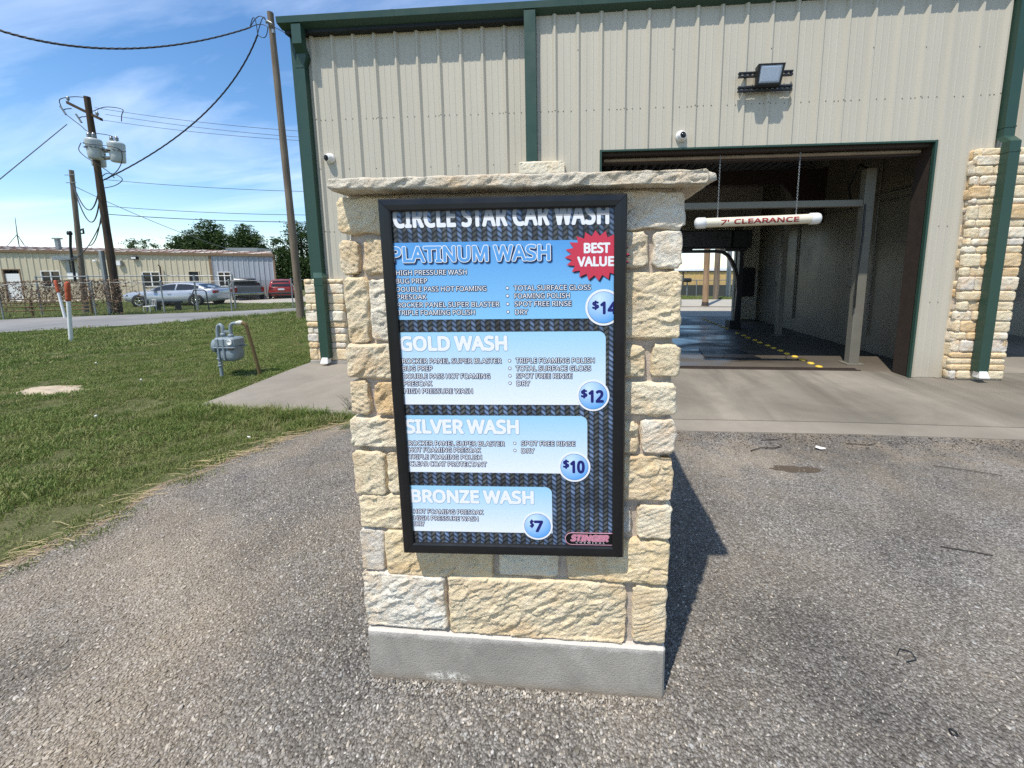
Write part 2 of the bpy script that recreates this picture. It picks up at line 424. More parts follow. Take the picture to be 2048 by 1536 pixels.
def mat_ground():
    t = NT('soil_and_turf'); p = t.pos(); x = t.xyz(p); flat = t.comb(x[0], x[1], 0)
    a = t.noise(flat, .7, 5, .6); b = t.noise(flat, 9, 5, .7); c = t.noise(flat, 60, 3, .7)
    col = t.mix(t.mapr(b, .35, .65), (.085, .095, .035), (.15, .15, .07))
    col = t.mix(t.mapr(a, .45, .7, 0, .6), col, (.10, .12, .04))
    col = t.mix(t.mapr(c, .50, .72, 0, .7), col, (.28, .23, .14))
    return t.bs(base=col, rough=.95, spec=.1, normal=t.bump(t.math('ADD', b, c), .8, .03))

def mat_asphalt_road():
    t = NT('worn_asphalt'); p = t.pos(); x = t.xyz(p); flat = t.comb(x[0], x[1], 0)
    a = t.noise(flat, .5, 5, .6, .5); c = t.noise(flat, 70, 3, .7)
    col = t.mix(t.mapr(a, .3, .7), lin(112, 110, 106), lin(146, 143, 138))
    col = t.mix(t.mapr(c, .5, .75, 0, .5), col, lin(88, 87, 85))
    return t.bs(base=col, rough=.9, normal=t.bump(c, .3, .01))

def mat_sheet(name, rgb, dirt=.12):
    """pre-painted steel siding with orange-peel grain, faint streaks and dust"""
    t = NT(name); p = t.pos(); x = t.xyz(p)
    st = t.noise(t.scale(p, (9, 9, .35)), 1.0, 5, .6); g = t.noise(p, 260, 2, .5); sp = t.noise(p, 2.2, 4, .6)
    col = t.mix(t.mapr(st, .35, .7), rgb, tuple(v*(1-dirt) for v in rgb))
    col = t.mix(t.mapr(g, .4, .7, 0, .16), col, tuple(v*.72 for v in rgb))
    low = t.mapr(x[2], .02, .55, .5, 0)
    col = t.mix(t.math('MULTIPLY', low, sp), col, lin(150, 128, 96))
    return t.bs(base=col, rough=.5, spec=.35, normal=t.bump(t.math('ADD', t.math('MULTIPLY', g, .5), t.noise(p, 3, 2)), .05, .01))

def mat_wood(name, a, b):
    t = NT(name); p = t.pos()
    g = t.noise(t.scale(p, (14, 14, .6)), 2.0, 7, .7, .6); n = t.noise(p, 1.1, 4)
    col = t.mix(t.mapr(g, .3, .72), a, b); col = t.mix(t.mapr(n, .4, .7, 0, .4), col, tuple(v*.7 for v in a))
    return t.bs(base=col, rough=.92, spec=.15, normal=t.bump(g, .5, .02))

def mat_weave():
    """printed carbon weave: slanted strands in alternating columns"""
    t = NT('printed_weave'); o = t.xyz(t.obj())
    P = .030
    u = t.math('DIVIDE', o[0], P*.5); ci = t.math('FLOOR', u); fu = t.math('FRACT', u)
    par = t.math('MODULO', t.math('ABSOLUTE', ci), 2.0)
    par = t.math('GREATER_THAN', par, .5)
    sg = t.math('MULTIPLY_ADD', par, 2.0, -1.0)
    v = t.math('ADD', t.math('DIVIDE', o[2], .0157), t.math('MULTIPLY', t.math('MULTIPLY', sg, fu), .72))
    v = t.math('ADD', v, t.math('MULTIPLY', par, .45))
    fv = t.math('FRACT', v); cv = t.math('FLOOR', v)
    s1 = t.math('SINE', t.math('MULTIPLY', fv, PI)); s2 = t.math('SINE', t.math('MULTIPLY', fu, PI))
    b = t.math('POWER', t.math('MULTIPLY', t.math('POWER', s1, 1.2), t.math('POWER', s2, .45)), .9)
    rnd = t.n('ShaderNodeTexWhiteNoise', noise_dimensions='2D'); t.set(rnd.inputs['Vector'], t.comb(ci, cv))
    big = t.mapr(t.noise(t.obj(), 7, 3), .35, .7, .35, 1)
    k = t.math('MULTIPLY', t.math('MULTIPLY', b, t.mapr(rnd.outputs[0], 0, 1, .55, 1)), big)
    blue = t.mix(par, lin(118, 120, 116), lin(146, 172, 210))
    col = t.mix(k, (.0045, .0055, .008), blue)
    return t.bs(base=col, rough=.38, spec=.4)

def mat_print():
    t = NT('poster_print'); c = t.attr('Col'); n = t.noise(t.obj(), 420, 2)
    return t.bs(base=t.mix(t.mapr(n, .35, .7, 0, .10), c, t.mix(1, c, (.62, .66, .72), 'MULTIPLY')), rough=.42, spec=.3)

def mat_chainlink():
    t = NT('chain_link'); o = t.xyz(t.obj())
    k = 1/.075
    a = t.math('ABSOLUTE', t.math('SUBTRACT', t.math('FRACT', t.math('MULTIPLY', t.math('ADD', o[0], o[2]), k)), .5))
    b = t.math('ABSOLUTE', t.math('SUBTRACT', t.math('FRACT', t.math('MULTIPLY', t.math('SUBTRACT', o[0], o[2]), k)), .5))
    w = t.math('LESS_THAN', t.math('MINIMUM', a, b), .022)
    t.bs(base=lin(96, 96, 92), rough=.6, metal=.3, alpha=w)
    return t.m

def mat_foliage(name, a, b, c):
    t = NT(name); tint = t.attr('Col'); r = t.xyz(tint)
    col = t.mix(r[0], a, b); col = t.mix(t.mapr(r[1], .82, 1, 0, .8), col, c)
    t.bs(base=col, rough=.6, spec=.3)
    tr = t.n('ShaderNodeBsdfTranslucent', {'Color': col}); mx = t.n('ShaderNodeMixShader'); t.set(mx.inputs[0], .3)
    t.t.links.new(t.b.outputs[0], mx.inputs[1]); t.t.links.new(tr.outputs[0], mx.inputs[2]); t.t.links.new(mx.outputs[0], t.o.inputs[0])
    return t.m

def mat_glass(name, rgb=(.012, .014, .016), rough=.06):
    t = NT(name); n = t.noise(t.pos(), 3, 3)
    return t.bs(base=t.mix(n, rgb, tuple(v*1.8 for v in rgb)), rough=rough, spec=.6)

M = dict(
    lot=mat_gravel('chip_seal_lot', False), chips=mat_gravel('loose_chips', True),
    apron=mat_concrete('apron_concrete', lin(148, 139, 124), .46, tracks=True), slab=mat_concrete('slab_concrete', lin(148, 139, 125), .34),
    bayfloor=mat_concrete('wet_bay_concrete', lin(120, 110, 96), wet=1), base=mat_base(),
    stone=mat_stone(), mortar=plain('mortar', lin(184, 170, 154), .95, var=.12, sc=30, bump=.7, bsc=160, spec=.15, spk=.5),
    wall=mat_sheet('beige_siding', lin(194, 186, 168), .08), green=plain('green_trim_paint', lin(46, 72, 60), .42, var=.10, sc=4, spec=.4),
    soffit=plain('soffit_paint', lin(16, 22, 19), .6), black=plain('black_frame_paint', (.0085, .0085, .009), .34, var=.25, sc=12, spec=.45),
    blackp=plain('black_plastic', (.012, .012, .013), .45), weave=mat_weave(), printm=mat_print(),
    steel=plain('galvanised_steel', lin(150, 152, 150), .45, metal=.7, var=.2, sc=12), white=plain('white_paint', lin(228, 226, 220), .4, var=.05),
    pvc=plain('yellowed_white_plastic', lin(222, 212, 188), .35, var=.08, sc=9), rust=plain('rusty_brown_steel', lin(54, 42, 34), .75, var=.3, sc=9, bump=.3),
    post=plain('grey_painted_steel', lin(118, 114, 102), .5, var=.15, sc=5), panel=plain('bay_wall_panel', lin(126, 119, 104), .36, var=.22, sc=1.6),
    deck=plain('roof_deck_steel', lin(48, 46, 43), .6, var=.2, sc=2), lens=mat_glass('lamp_lens', lin(150, 160, 172), .25),
    darkglass=mat_glass('dark_glass'), red=plain('red_lettering', lin(150, 40, 38), .5), yellow=plain('yellow_marker', lin(214, 178, 60), .5, var=.12),
    grass=mat_grass_blade(), ground=mat_ground(), road=mat_asphalt_road(),
    dirt=mat_concrete('bare_dirt', lin(138, 120, 96), .4), sand=mat_concrete('pale_sand', lin(190, 172, 146), .2), straw=plain('dry_straw', lin(196, 176, 130), .8, var=.25, sc=30),
    woodgrey=mat_wood('weathered_pole', lin(92, 82, 70), lin(150, 136, 118)), wooddark=mat_wood('creosote_pole', lin(58, 48, 38), lin(98, 84, 68)), woodtan=mat_wood('tan_pole', lin(140, 112, 86), lin(186, 160, 132)),
    wire=plain('black_cable', (.010, .010, .011), .6), thinwire=plain('bare_wire', lin(62, 66, 72), .5), insul=plain('glazed_insulator', lin(120, 128, 132), .25),
    tank=plain('transformer_paint', lin(176, 182, 178), .4, var=.06, sc=3), meter=plain('meter_grey', lin(128, 138, 142), .5, var=.14, sc=14), pipe=plain('rusty_pipe', lin(112, 92, 58), .75, var=.3, sc=16),
    tape=plain('pale_sealant', lin(196, 192, 180), .7), orange=plain('orange_post_cap', lin(178, 84, 50), .7, var=.25, sc=20),
    cream=mat_sheet('cream_siding', lin(198, 187, 160), .2), zinc=mat_sheet('bare_zinc_siding', lin(168, 172, 176), .35), rustroof=None,
    brownm=plain('brown_trim', lin(124, 102, 76), .7, var=.2), chrome=plain('chrome', (.7, .7, .7), .12, metal=1, var=.05), tyre=plain('tyre_rubber', (.015, .015, .015), .8),
    silver=plain('silver_car_paint', lin(176, 180, 186), .28, metal=.35, var=.03, coat=.6), greycar=plain('grey_truck_paint', lin(92, 94, 96), .35, metal=.3, var=.05, coat=.4),
    redcar=plain('red_car_paint', lin(150, 36, 26), .3, var=.05, coat=.6), lampred=plain('tail_lamp_red', lin(120, 16, 14), .2), link=mat_chainlink(), vine=plain('dry_vine', lin(112, 92, 72), .9, var=.3, sc=20),
    leafdark=mat_foliage('oak_leaves', (.016, .040, .009), (.055, .100, .022), (.14, .18, .05)), leafpale=mat_foliage('pale_leaves', (.05, .085, .03), (.09, .13, .05), (.15, .17, .08)),
    bark=mat_wood('bark', lin(70, 60, 50), lin(110, 98, 84)), screen=plain('dark_fence_screen', lin(62, 66, 62), .8), tanwall=mat_sheet('tan_siding', lin(206, 172, 112), .1),
    whiteroof=plain('white_roof', lin(236, 236, 232), .5), stick=plain('dead_twig', lin(62, 52, 44), .9), litter=plain('pale_litter', lin(226, 224, 216), .6), hose=plain('black_hose', (.01, .01, .01), .4),
    plate=plain('licence_plate', lin(220, 222, 222), .4), walk=mat_concrete('walk_concrete', lin(176, 168, 152), .15), dandel=plain('dandelion_clock', lin(226, 226, 220), .9), puddle=mat_glass('damp_soil', lin(72, 62, 50), .6),
)
def _rr():
    t = NT('rusty_roof'); o = t.xyz(t.obj()); n = t.noise(t.obj(), .6, 5, .6)
    st = t.math('FRACT', t.math('MULTIPLY', o[0], 1/1.9)); w = t.math('LESS_THAN', t.math('ADD', st, t.math('MULTIPLY', n, .5)), .52)
    col = t.mix(w, t.mix(n, lin(104, 78, 60), lin(140, 112, 92)), lin(196, 188, 176))
    return t.bs(base=col, rough=.75)
M['rustroof'] = _rr()
# ------------------------------------------------------------------ rock-faced masonry
def rock(mb, o, du, dv, dn, w, h, depth, seed, step=.0045, amp=.009, chisel=0, tint=None, rnd=.02, wob=.005):
    """one rock-faced stone: a dense sheet bulging by dn, its rim running back by depth"""
    R = random.Random(seed); o, du, dv, dn = Vector(o), Vector(du), Vector(dv), Vector(dn)
    nx = max(3, int(w/step)); ny = max(3, int(h/step)); off = Vector((seed*3.71 % 97, seed*1.93 % 89, seed*.77 % 83))
    ang = R.uniform(.15, .75); ca, sa = math.cos(ang), math.sin(ang)
    cut = [R.uniform(.0, .22) for _ in range(4)]; tilt = (R.uniform(-.06, .06), R.uniform(-.05, .05))
    if tint is None:
        k = R.random()
        tint = lin(234, 216, 180) if k < .5 else (lin(238, 226, 202) if k < .75 else (lin(228, 198, 152) if k < .93 else lin(220, 210, 194)))
    v = []; rr = min(rnd, w*.3, h*.3)
    for j in range(ny+1):
        for i in range(nx+1):
            a = i/nx; b = j/ny
            e = mn.noise(off + Vector((a*w*26 if j in (0, ny) else (0 if i == 0 else 9), b*h*26, 3)))*wob
            s = a*w; t = b*h
            ds = min(s, w-s); dt = min(t, h-t)
            ci = (2 if b > .5 else 0) + (1 if a > .5 else 0)
            q = max(0, 1-ds/(rr*1.2))*max(0, 1-dt/(rr*1.2))
            sx = s + (1 if a < .5 else -1)*q*rr*(.55+cut[ci]*2); tx = t + (1 if b < .5 else -1)*q*rr*(.45+cut[ci]*2)
            if ds < 1e-6: sx += e
            if dt < 1e-6: tx += e
            d = min(ds, dt)/rr; k = 1 if d >= 1 else math.sqrt(max(0, 1-(1-d)**2))
            P = Vector(((s*ca+t*sa), (-s*sa+t*ca), 0))
            fc = 0
            for fs, fa in ((30, .9), (64, .75), (120, .4)):
                dd_, pp_ = mn.voronoi(off + Vector((P.x*fs*.55, P.y*fs*1.35, 0)), distance_metric='DISTANCE')
                gv = mn.noise_vector(pp_[0]*7.3 + off); q_ = (off + Vector((P.x*fs*.55, P.y*fs*1.35, 0))) - pp_[0]
                fc += fa*(gv.x*q_.x + gv.y*q_.y + .55*gv.z)*34/fs*1.6
            n1 = mn.fractal(off + Vector((P.x*9, P.y*22, 0)), .9, 2.1, 5)
            n2 = abs(mn.noise(off + Vector((P.x*16+7, P.y*34, 5))))
            n3 = mn.noise(off + Vector((s*75, t*75, 1)))
            n4 = mn.noise(off*1.3 + Vector((s*5, t*5, 1)))
            pr = amp*(.34*n1 - .45*n2 + .14*n3 + .75*n4 + .62*fc) + (a-.5)*w*tilt[0] + (b-.5)*h*tilt[1]
            if chisel:
                ph = (s*math.cos(chisel) + t*math.sin(chisel))*2*PI/.017
                pr = pr*.55 + (.0011+.0008*n4)*math.sin(ph + 3.2*n1 + 2.5*n4)
            pr = pr*k - (1-k)*rr*.62
            v.append(o + du*sx + dv*tx + dn*pr)
    f = []
    for j in range(ny):
        for i in range(nx): f.append((j*(nx+1)+i, j*(nx+1)+i+1, (j+1)*(nx+1)+i+1, (j+1)*(nx+1)+i))
    ring = list(range(nx)) + [j*(nx+1)+nx for j in range(ny)] + [ny*(nx+1)+i for i in range(nx, 0, -1)] + [j*(nx+1) for j in range(ny, 0, -1)]
    base = len(v); v += [v[i] - dn*depth for i in ring]; m = len(ring)
    for i in range(m): f.append((ring[(i+1) % m], ring[i], base+i, base+(i+1) % m))
    mb.add(v, f, 0, tint, True)

def courses(mb, o, du, dv, dn, W, H, seed, step=.016, joint=.012, depth=.05, hs=(.09, .24), amp=.010, corner=True):
    """random-coursed stone over a W by H face"""
    R = random.Random(seed); z = 0; k = 0
    while z < H-.03:
        h = min(R.uniform(*hs), H-z); 
        if H-z-h < hs[0]*.7: h = H-z
        x = 0
        nsp = R.choice([1, 2, 2, 3]) if W < .9 else int(W/R.uniform(.25, .4))+1
        cuts = sorted([0]+[min(.9, max(.1, (i+R.uniform(.25, .75))/nsp)) for i in range(nsp-1)]+[1])
        for i in range(len(cuts)-1):
            x0 = cuts[i]*W; x1 = cuts[i+1]*W
            if x1-x0 < .03: continue
            jx0 = R.uniform(-.006, .010) if i == 0 else joint*.5; jx1 = R.uniform(-.006, .010) if i == len(cuts)-2 else joint*.5
            dd = R.uniform(-.008, .012)
            rock(mb, Vector(o)+Vector(du)*(x0+jx0)+Vector(dv)*(z+joint*.5)+Vector(dn)*dd, du, dv, dn, x1-x0-jx0-jx1, h-joint, depth, seed*131+k, step, amp, 0, None, .014, .004); k += 1
        z += h

# ------------------------------------------------------------------ the stone menu pillar
pil = thing('stone_pillar', 'rough cream limestone pillar with a long cap stone carrying the framed wash menu', 'pillar', (-.25, 1.15, 0))
PX0, PX1, PY, PD = -.797, .283, 1.149, 2.32
b = MB(); b.box(PX0, PY, -.06, PX1, PD, .196, bev=.008)
b.box(PX0-.006, PY+.012, -.06, PX1+.006, PD+.006, .014, bev=.004)
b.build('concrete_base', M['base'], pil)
b = MB()                                                    # joints: a wavy sheet a little behind the stone faces, round a solid core
b.box(-.762, PY+.032, .19, .272, PD-.03, 1.742)
b.build('mortar', M['mortar'], pil)
b = MB()
nx, nz = 90, 130; v = []
for j in range(nz+1):
    for i in range(nx+1):
        x = -.772+1.052*i/nx; z = .192+1.550*j/nz
        e = min(i, nx-i, 3)/3
        v.append((x, PY+.020 + .006*mn.fractal(Vector((x*9, z*9, 4)), .8, 2, 3) + (1-e)*.02, z))
b.add(v, [(j*(nx+1)+i, j*(nx+1)+i+1, (j+1)*(nx+1)+i+1, (j+1)*(nx+1)+i) for j in range(nz) for i in range(nx)], 0, None, True)
b.build('joint_face', M['mortar'], pil, recalc=False)
FS = [(-.789,1.621,-.575,1.731),(-.79,1.49,-.728,1.6),(-.711,1.494,-.583,1.602),(-.784,1.262,-.708,1.48),(-.701,1.273,-.593,1.476),(-.795,1.145,-.604,1.26),(-.791,1.017,-.726,1.137),(-.705,1.018,-.612,1.13),(-.801,.901,-.619,1.006),(-.802,.724,-.687,.884),(-.678,.733,-.575,.884),(-.789,.601,-.583,.723),(-.797,.433,-.71,.592),(-.704,.422,-.318,.593),(-.296,.446,-.088,.572),(-.059,.441,.285,.598),(-.799,.207,-.492,.428),(-.482,.2,.144,.436),(.168,.212,.282,.429),(.103,1.622,.296,1.73),(.085,1.508,.188,1.614),(.206,1.507,.294,1.616),(.088,1.287,.295,1.495),(.09,1.162,.191,1.264),(.209,1.164,.296,1.268),(.092,1.037,.291,1.143),(.094,.906,.173,1.012),(.185,.909,.292,1.023),(.096,.744,.287,.896),(.079,.623,.155,.714),(.176,.608,.289,.725)]  # stone rectangles taken from image pixels, projected onto the pillar front
CH = {1: .95, 2: .8, 6: 1.0, 9: .75, 12: .55, 18: 1.9, 24: .4, 27: 2.2, 30: 1.95, 21: .1}
cream, ochre, palec, buff = lin(240, 226, 196), lin(236, 212, 168), lin(242, 233, 214), lin(238, 218, 180)
TN = {0: buff, 3: buff, 5: cream, 8: cream, 11: buff, 13: ochre, 14: cream, 15: ochre, 16: palec, 17: buff, 18: buff, 19: palec, 20: cream, 21: palec, 22: buff, 25: cream, 27: palec, 28: buff, 30: cream}
b = MB()
for i, (x0, z0, x1, z1) in enumerate(FS):
    rock(b, (x0, PY, z0), (1, 0, 0), (0, 0, 1), (0, -1, 0), x1-x0, z1-z0, .05, 17+i, .0038, .0085 if i not in (16, 17) else .0105, CH.get(i, 0), TN.get(i), .0095, .008)
for zz in range(6):                                          # stones hidden behind the board
    rock(b, (-.55, PY+.01, .64+zz*.17), (1, 0, 0), (0, 0, 1), (0, -1, 0), .60, .15, .04, 300+zz, .04)
courses(b, (PX1-.004, PY+.05, .205), (0, 1, 0), (0, 0, 1), (1, 0, 0), PD-PY-.06, 1.53, 41, .014, .018, .045, (.10, .23))
courses(b, (PX0+.012, PD-.01, .205), (0, -1, 0), (0, 0, 1), (-1, 0, 0), PD-PY-.06, 1.53, 43, .014, .018, .045, (.10, .23))
b.build('stonework', M['stone'], pil, recalc=False)
b = MB()
cx0, cx1, cy0, cy1, cz0, cz1 = -.772, .346, 1.098, 2.40, 1.742, 1.779
b.box(cx0+.012, cy0+.012, cz0+.001, cx1-.012, cy1, cz1-.003, 0, palec)
capt = lin(216, 205, 184)
rock(b, (cx0, cy0, cz0), (1, 0, 0), (0, 0, 1), (0, -1, 0), cx1-cx0, cz1-cz0, .05, 501, .0040, .0085, 0, capt, .007, .004)
rock(b, (cx1, cy0+.006, cz0), (0, 1, 0), (0, 0, 1), (1, 0, 0), cy1-cy0, cz1-cz0, .05, 502, .008, .007, 0, capt, .009, .002)
rock(b, (cx0, cy1, cz0), (0, -1, 0), (0, 0, 1), (-1, 0, 0), cy1-cy0, cz1-cz0, .05, 503, .008, .007, 0, capt, .009, .002)
b.build('cap_stone', M['stone'], pil, recalc=False)

# ------------------------------------------------------------------ lettering
GL = {}; ADV = {}
import os
try:                                   # a plain sans serif that ships inside Blender itself; its built-in face otherwise
    FONT = bpy.data.fonts.load(os.path.join(bpy.utils.resource_path('LOCAL'), 'datafiles', 'fonts', 'NotoSansHebrew-Regular.woff2'))
except Exception:
    FONT = None
def glyphs(chars):
    """flat letter meshes, one per character"""
    tmp = []
    def txt(body):
        c = bpy.data.curves.new('g', 'FONT'); c.body = body; c.size = 1; c.dimensions = '2D'; c.fill_mode = 'FRONT'; c.resolution_u = 4
        if FONT: c.font = FONT
        o = bpy.data.objects.new('g', c); COL.objects.link(o); tmp.append(o); return o
    jobs = {ch: txt(ch) for ch in chars}; advj = {ch: txt('H'+ch+'H') for ch in chars}; hh = txt('HH'); sp = txt('H H')
    dg = bpy.context.evaluated_depsgraph_get(); dg.update()
    def mesh(o):
        e = o.evaluated_get(dg); me = e.to_mesh()
        r = ([tuple(v.co)[:2] for v in me.vertices], [tuple(p.vertices) for p in me.polygons]); e.to_mesh_clear(); return r
    def width(o):
        v = mesh(o)[0]; return max(p[0] for p in v)-min(p[0] for p in v)
    w0 = width(hh)
    for ch, o in advj.items(): ADV[ch] = width(o)-w0
    ADV[' '] = (width(sp)-w0)*.9
    for k, o in jobs.items(): GL[k] = mesh(o)
    GL['cap'] = max(p[1] for p in mesh(hh)[0])
    for o in tmp:
        c = o.data; bpy.data.objects.remove(o); bpy.data.curves.remove(c)
glyphs(sorted(set("ABCDEFGHIKLMNOPRSTUVWXYZ0123457$!'")))

def lay(s, tr=0): return [(c, sum(ADV[k]+tr for k in s[:i])) for i, c in enumerate(s)], sum(ADV[k]+tr for k in s)-tr
def write(mb, s, x0, x1, z, cap, y, w=0, col=(1, 1, 1), mi=0, shear=0, grad=None, put=None, dx=0, dz=0, slices=0, cut=(), tr=0):
    """text from x0 to x1 on baseline z, thickened by w of the letter size; put maps (x, z, y) to a point"""
    put = put or (lambda a, c, d: (a, d, c))
    seq, tot = lay(s, tr); sx = (x1-x0)/tot; sz = cap/GL['cap']; r = w*sz
    n = 1 if w < 1e-6 else (8 if w < .03 else 12)
    cuts = [z+cap*k/slices for k in range(1, slices)] + list(cut)
    for c, a in seq:
        if c == ' ': continue
        v, f = GL[c]
        base = [(x0+(a+px)*sx + shear*pz*sz + dx, z+pz*sz+dz) for px, pz in v]
        for k in range(n):
            ox, oz = (0, 0) if n == 1 else (r*math.cos(2*PI*k/n), r*math.sin(2*PI*k/n))
            pts = [(px+ox, pz+oz) for px, pz in base]; ff = f
            if cuts:
                import bmesh
                bm = bmesh.new(); vs = [bm.verts.new((px, 0, pz)) for px, pz in pts]
                for q in f:
                    try: bm.faces.new([vs[i] for i in q])
                    except ValueError: pass
                for zz in cuts: bmesh.ops.bisect_plane(bm, geom=bm.verts[:]+bm.edges[:]+bm.faces[:], plane_co=(0, 0, zz), plane_no=(0, 0, 1))
                bm.verts.index_update(); pts = [(q.co.x, q.co.z) for q in bm.verts]; ff = [tuple(q.index for q in fc.verts) for fc in bm.faces]; bm.free()
            cols = [grad(pz) for px, pz in pts] if grad else [col]*len(pts)
            mb.add([put(px, pz, y-k*9e-6*(1 if put.__name__ == '<lambda>' else -1)) for px, pz in pts], ff, mi, cols)

L1 = [('HIGH PRESSURE WASH', -.329, -.1088, .350), ('BUG PREP', -.331, -.2323, .325), ('DOUBLE PASS HOT FOAMING', -.3314, -.0514, .300), ('PRESOAK', -.332, -.2376, .2765), ('ROCKER PANEL SUPER BLASTER', -.3317, -.0144, .252), ('TRIPLE FOAMING POLISH', -.3305, -.0891, .228),
      ('TOTAL SURFACE GLOSS', .0306, .2621, .300), ('FOAMING POLISH', .030, .2001, .276), ('SPOT FREE RINSE', .0304, .2046, .252), ('DRY', .0308, .0713, .2275)]
L2 = [('ROCKER PANEL SUPER BLASTER', -.3288, -.0143, .076), ('BUG PREP', -.3292, -.2319, .0525), ('DOUBLE PASS HOT FOAMING', -.3298, -.0509, .0272), ('PRESOAK', -.3295, -.2367, .0036), ('HIGH PRESSURE WASH', -.3293, -.1072, -.021),
      ('TRIPLE FOAMING POLISH', .0301, .2736, .0766), ('TOTAL SURFACE GLOSS', .0294, .2616, .052), ('SPOT FREE RINSE', .030, .2045, .0277), ('DRY', .0293, .0721, .0039)]
L3 = [('ROCKER PANEL SUPER BLASTER', -.3267, -.0133, -.195), ('HOT FOAMING PRESOAK', -.3268, -.0913, -.2176), ('TRIPLE FOAMING POLISH', -.327, -.0875, -.2415), ('CLEAR COAT PROTECTANT', -.3265, -.074, -.2655), ('SPOT FREE RINSE', .039, .2119, -.193), ('DRY', .0383, .081, -.218)]
L4 = [('HOT FOAMING PRESOAK', -.3256, -.0917, -.433), ('HIGH PRESSURE WASH', -.3257, -.1081, -.4566), ('DRY', -.3256, -.2904, -.478)]
# ------------------------------------------------------------------ the framed menu
board = thing('menu_board', 'black framed wash menu poster hung on the stone pillar', 'menu board', (-.241, 1.09, 1.1408), tuple(math.radians(a) for a in (.383, -.4225, 1.736)))
HW, HH, IW, IH = .366, .5745, .3285, .5365
g = .0007
def rail(name, pts):
    """pts: outer a, outer b, inner b, inner a in (x,z)"""
    mb = MB(); rows = []
    (oa, ob, ib, ia) = [Vector((p[0], 0, p[1])) for p in pts]
    prof = [(0, .052), (0, .006), (.12, .0005), (.5, -.001), (.86, .0005), (.98, .004), (1, .0115)]
    for t, y in prof:
        A = oa.lerp(ia, t); B = ob.lerp(ib, t); rows += [(A.x, y, A.z), (B.x, y, B.z)]
    n = len(prof); f = [(2*i, 2*i+1, 2*i+3, 2*i+2) for i in range(n-1)] + [(2*n-2, 2*n-1, 1, 0)]
    f += [tuple(2*i for i in range(n)), tuple(2*i+1 for i in range(n))[::-1]]
    mb.add(rows, f); mb.build('frame_rail', M['black'], board, local=True)
rail('top', ((-HW+g, HH), (HW-g, HH), (IW-g, IH), (-IW+g, IH)))
rail('bot', ((-HW+g, -HH), (HW-g, -HH), (IW-g, -IH), (-IW+g, -IH)))
rail('lef', ((-HW, HH-g), (-HW, -HH+g), (-IW, -IH+g), (-IW, IH-g)))
rail('rig', ((HW, HH-g), (HW, -HH+g), (IW, -IH+g), (IW, IH-g)))
YP = .0100; LY = .00028
b = MB(); b.box(-.352, YP, -.560, .352, YP+.004, .560)
poster = b.build('poster', M['weave'], board, local=True)
b = MB(); b.box(-.352, YP+.006, -.560, .352, YP+.030, .560); b.build('backing_board', M['blackp'], board, local=True)
def yl(n): return YP-LY*n
def rrect(mb, x0, z0, x1, z1, y, grad, r=.024, corners=(0, 1, 0, 0), rows=12):
    """panel with rounded corners where asked (tl, tr, br, bl), coloured top to bottom"""
    pts = []
    def arc(cx, cz, a0):
        return [(cx+r*math.cos(a0+PI/2*i/8), cz+r*math.sin(a0+PI/2*i/8)) for i in range(9)]
    pts += arc(x1-r, z1-r, 0)[::1] if corners[1] else [(x1, z1)]
    pts += arc(x0+r, z1-r, PI/2) if corners[0] else [(x0, z1)]
    pts += arc(x0+r, z0+r, PI) if corners[3] else [(x0, z0)]
    pts += arc(x1-r, z0+r, 1.5*PI) if corners[2] else [(x1, z0)]
    # slice in rows so the printed gradient is smooth
    def xr(z):
        xs = []
        for i in range(len(pts)):
            (ax, az), (bx, bz) = pts[i], pts[(i+1) % len(pts)]
            if (az-z)*(bz-z) <= 0:
                if abs(az-bz) < 1e-9: xs += [ax, bx]
                else: xs.append(ax+(bx-ax)*(z-az)/(bz-az))
        return min(xs), max(xs)
    zs = sorted({round(p[1], 6) for p in pts} | {z0+(z1-z0)*i/rows for i in range(rows+1)})
    v = []; cols = []
    for z in zs:
        a, c = xr(min(max(z, z0+1e-7), z1-1e-7)); v += [(a, y, z), (c, y, z)]; cols += [grad((z-z0)/(z1-z0))]*2
    mb.add(v, [(2*i, 2*i+1, 2*i+3, 2*i+2) for i in range(len(zs)-1)], 0, cols)
def grd(bot, top):
    return lambda t: tuple(p+(q-p)*t for p, q in zip(bot, top))
NAVY = lin(16, 16, 62); WHT = (.88, .88, .88)
def entry(name, rect, grad, corners, title, lines, bullets, tcap, tstyle):
    mb = MB()
    rrect(mb, *rect, yl(1), grad, .022, corners)
    s, x0, x1, z = title
    if tstyle == 'plat':
        for k, (w, c, d) in enumerate(((.082, lin(58, 104, 156), .0044), (.058, lin(28, 46, 78), .0036))):
            write(mb, s, x0, x1, z, tcap, yl(2+k), w, c, dx=d*.8, dz=-d)
        write(mb, s, x0, x1, z, tcap, yl(4), .056, WHT); write(mb, s, x0, x1, z, tcap, yl(5), .026, lin(98, 164, 222))
    else:
        write(mb, s, x0, x1, z, tcap, yl(2), .060, lin(134, 178, 204)); write(mb, s, x0, x1, z, tcap, yl(3), .044, WHT)
    for (s, x0, x1, z) in lines:
        write(mb, s, x0, x1, z, .0146, yl(3), .074, NAVY); write(mb, s, x0, x1, z, .0146, yl(4), .006, WHT)
    for (x, z) in bullets:
        for k, (r, c) in enumerate(((.0052, NAVY), (.0038, WHT))):
            mb.add([(x+r*math.cos(2*PI*i/16), yl(3+k), z+r*math.sin(2*PI*i/16)) for i in range(16)], [tuple(range(16))], 0, c)
    return mb.build(name, M['printm'], poster, local=True, recalc=False)
entry('wash_panel', (-.345, .2135, .345, .4465), grd(lin(142, 202, 240), lin(92, 160, 220)), (0, 0, 0, 0), ('PLATINUM WASH', -.343, .1454, .390), L1, [(.0108, .3075), (.0106, .284), (.0104, .2595), (.0107, .2355)], .0425, 'plat')
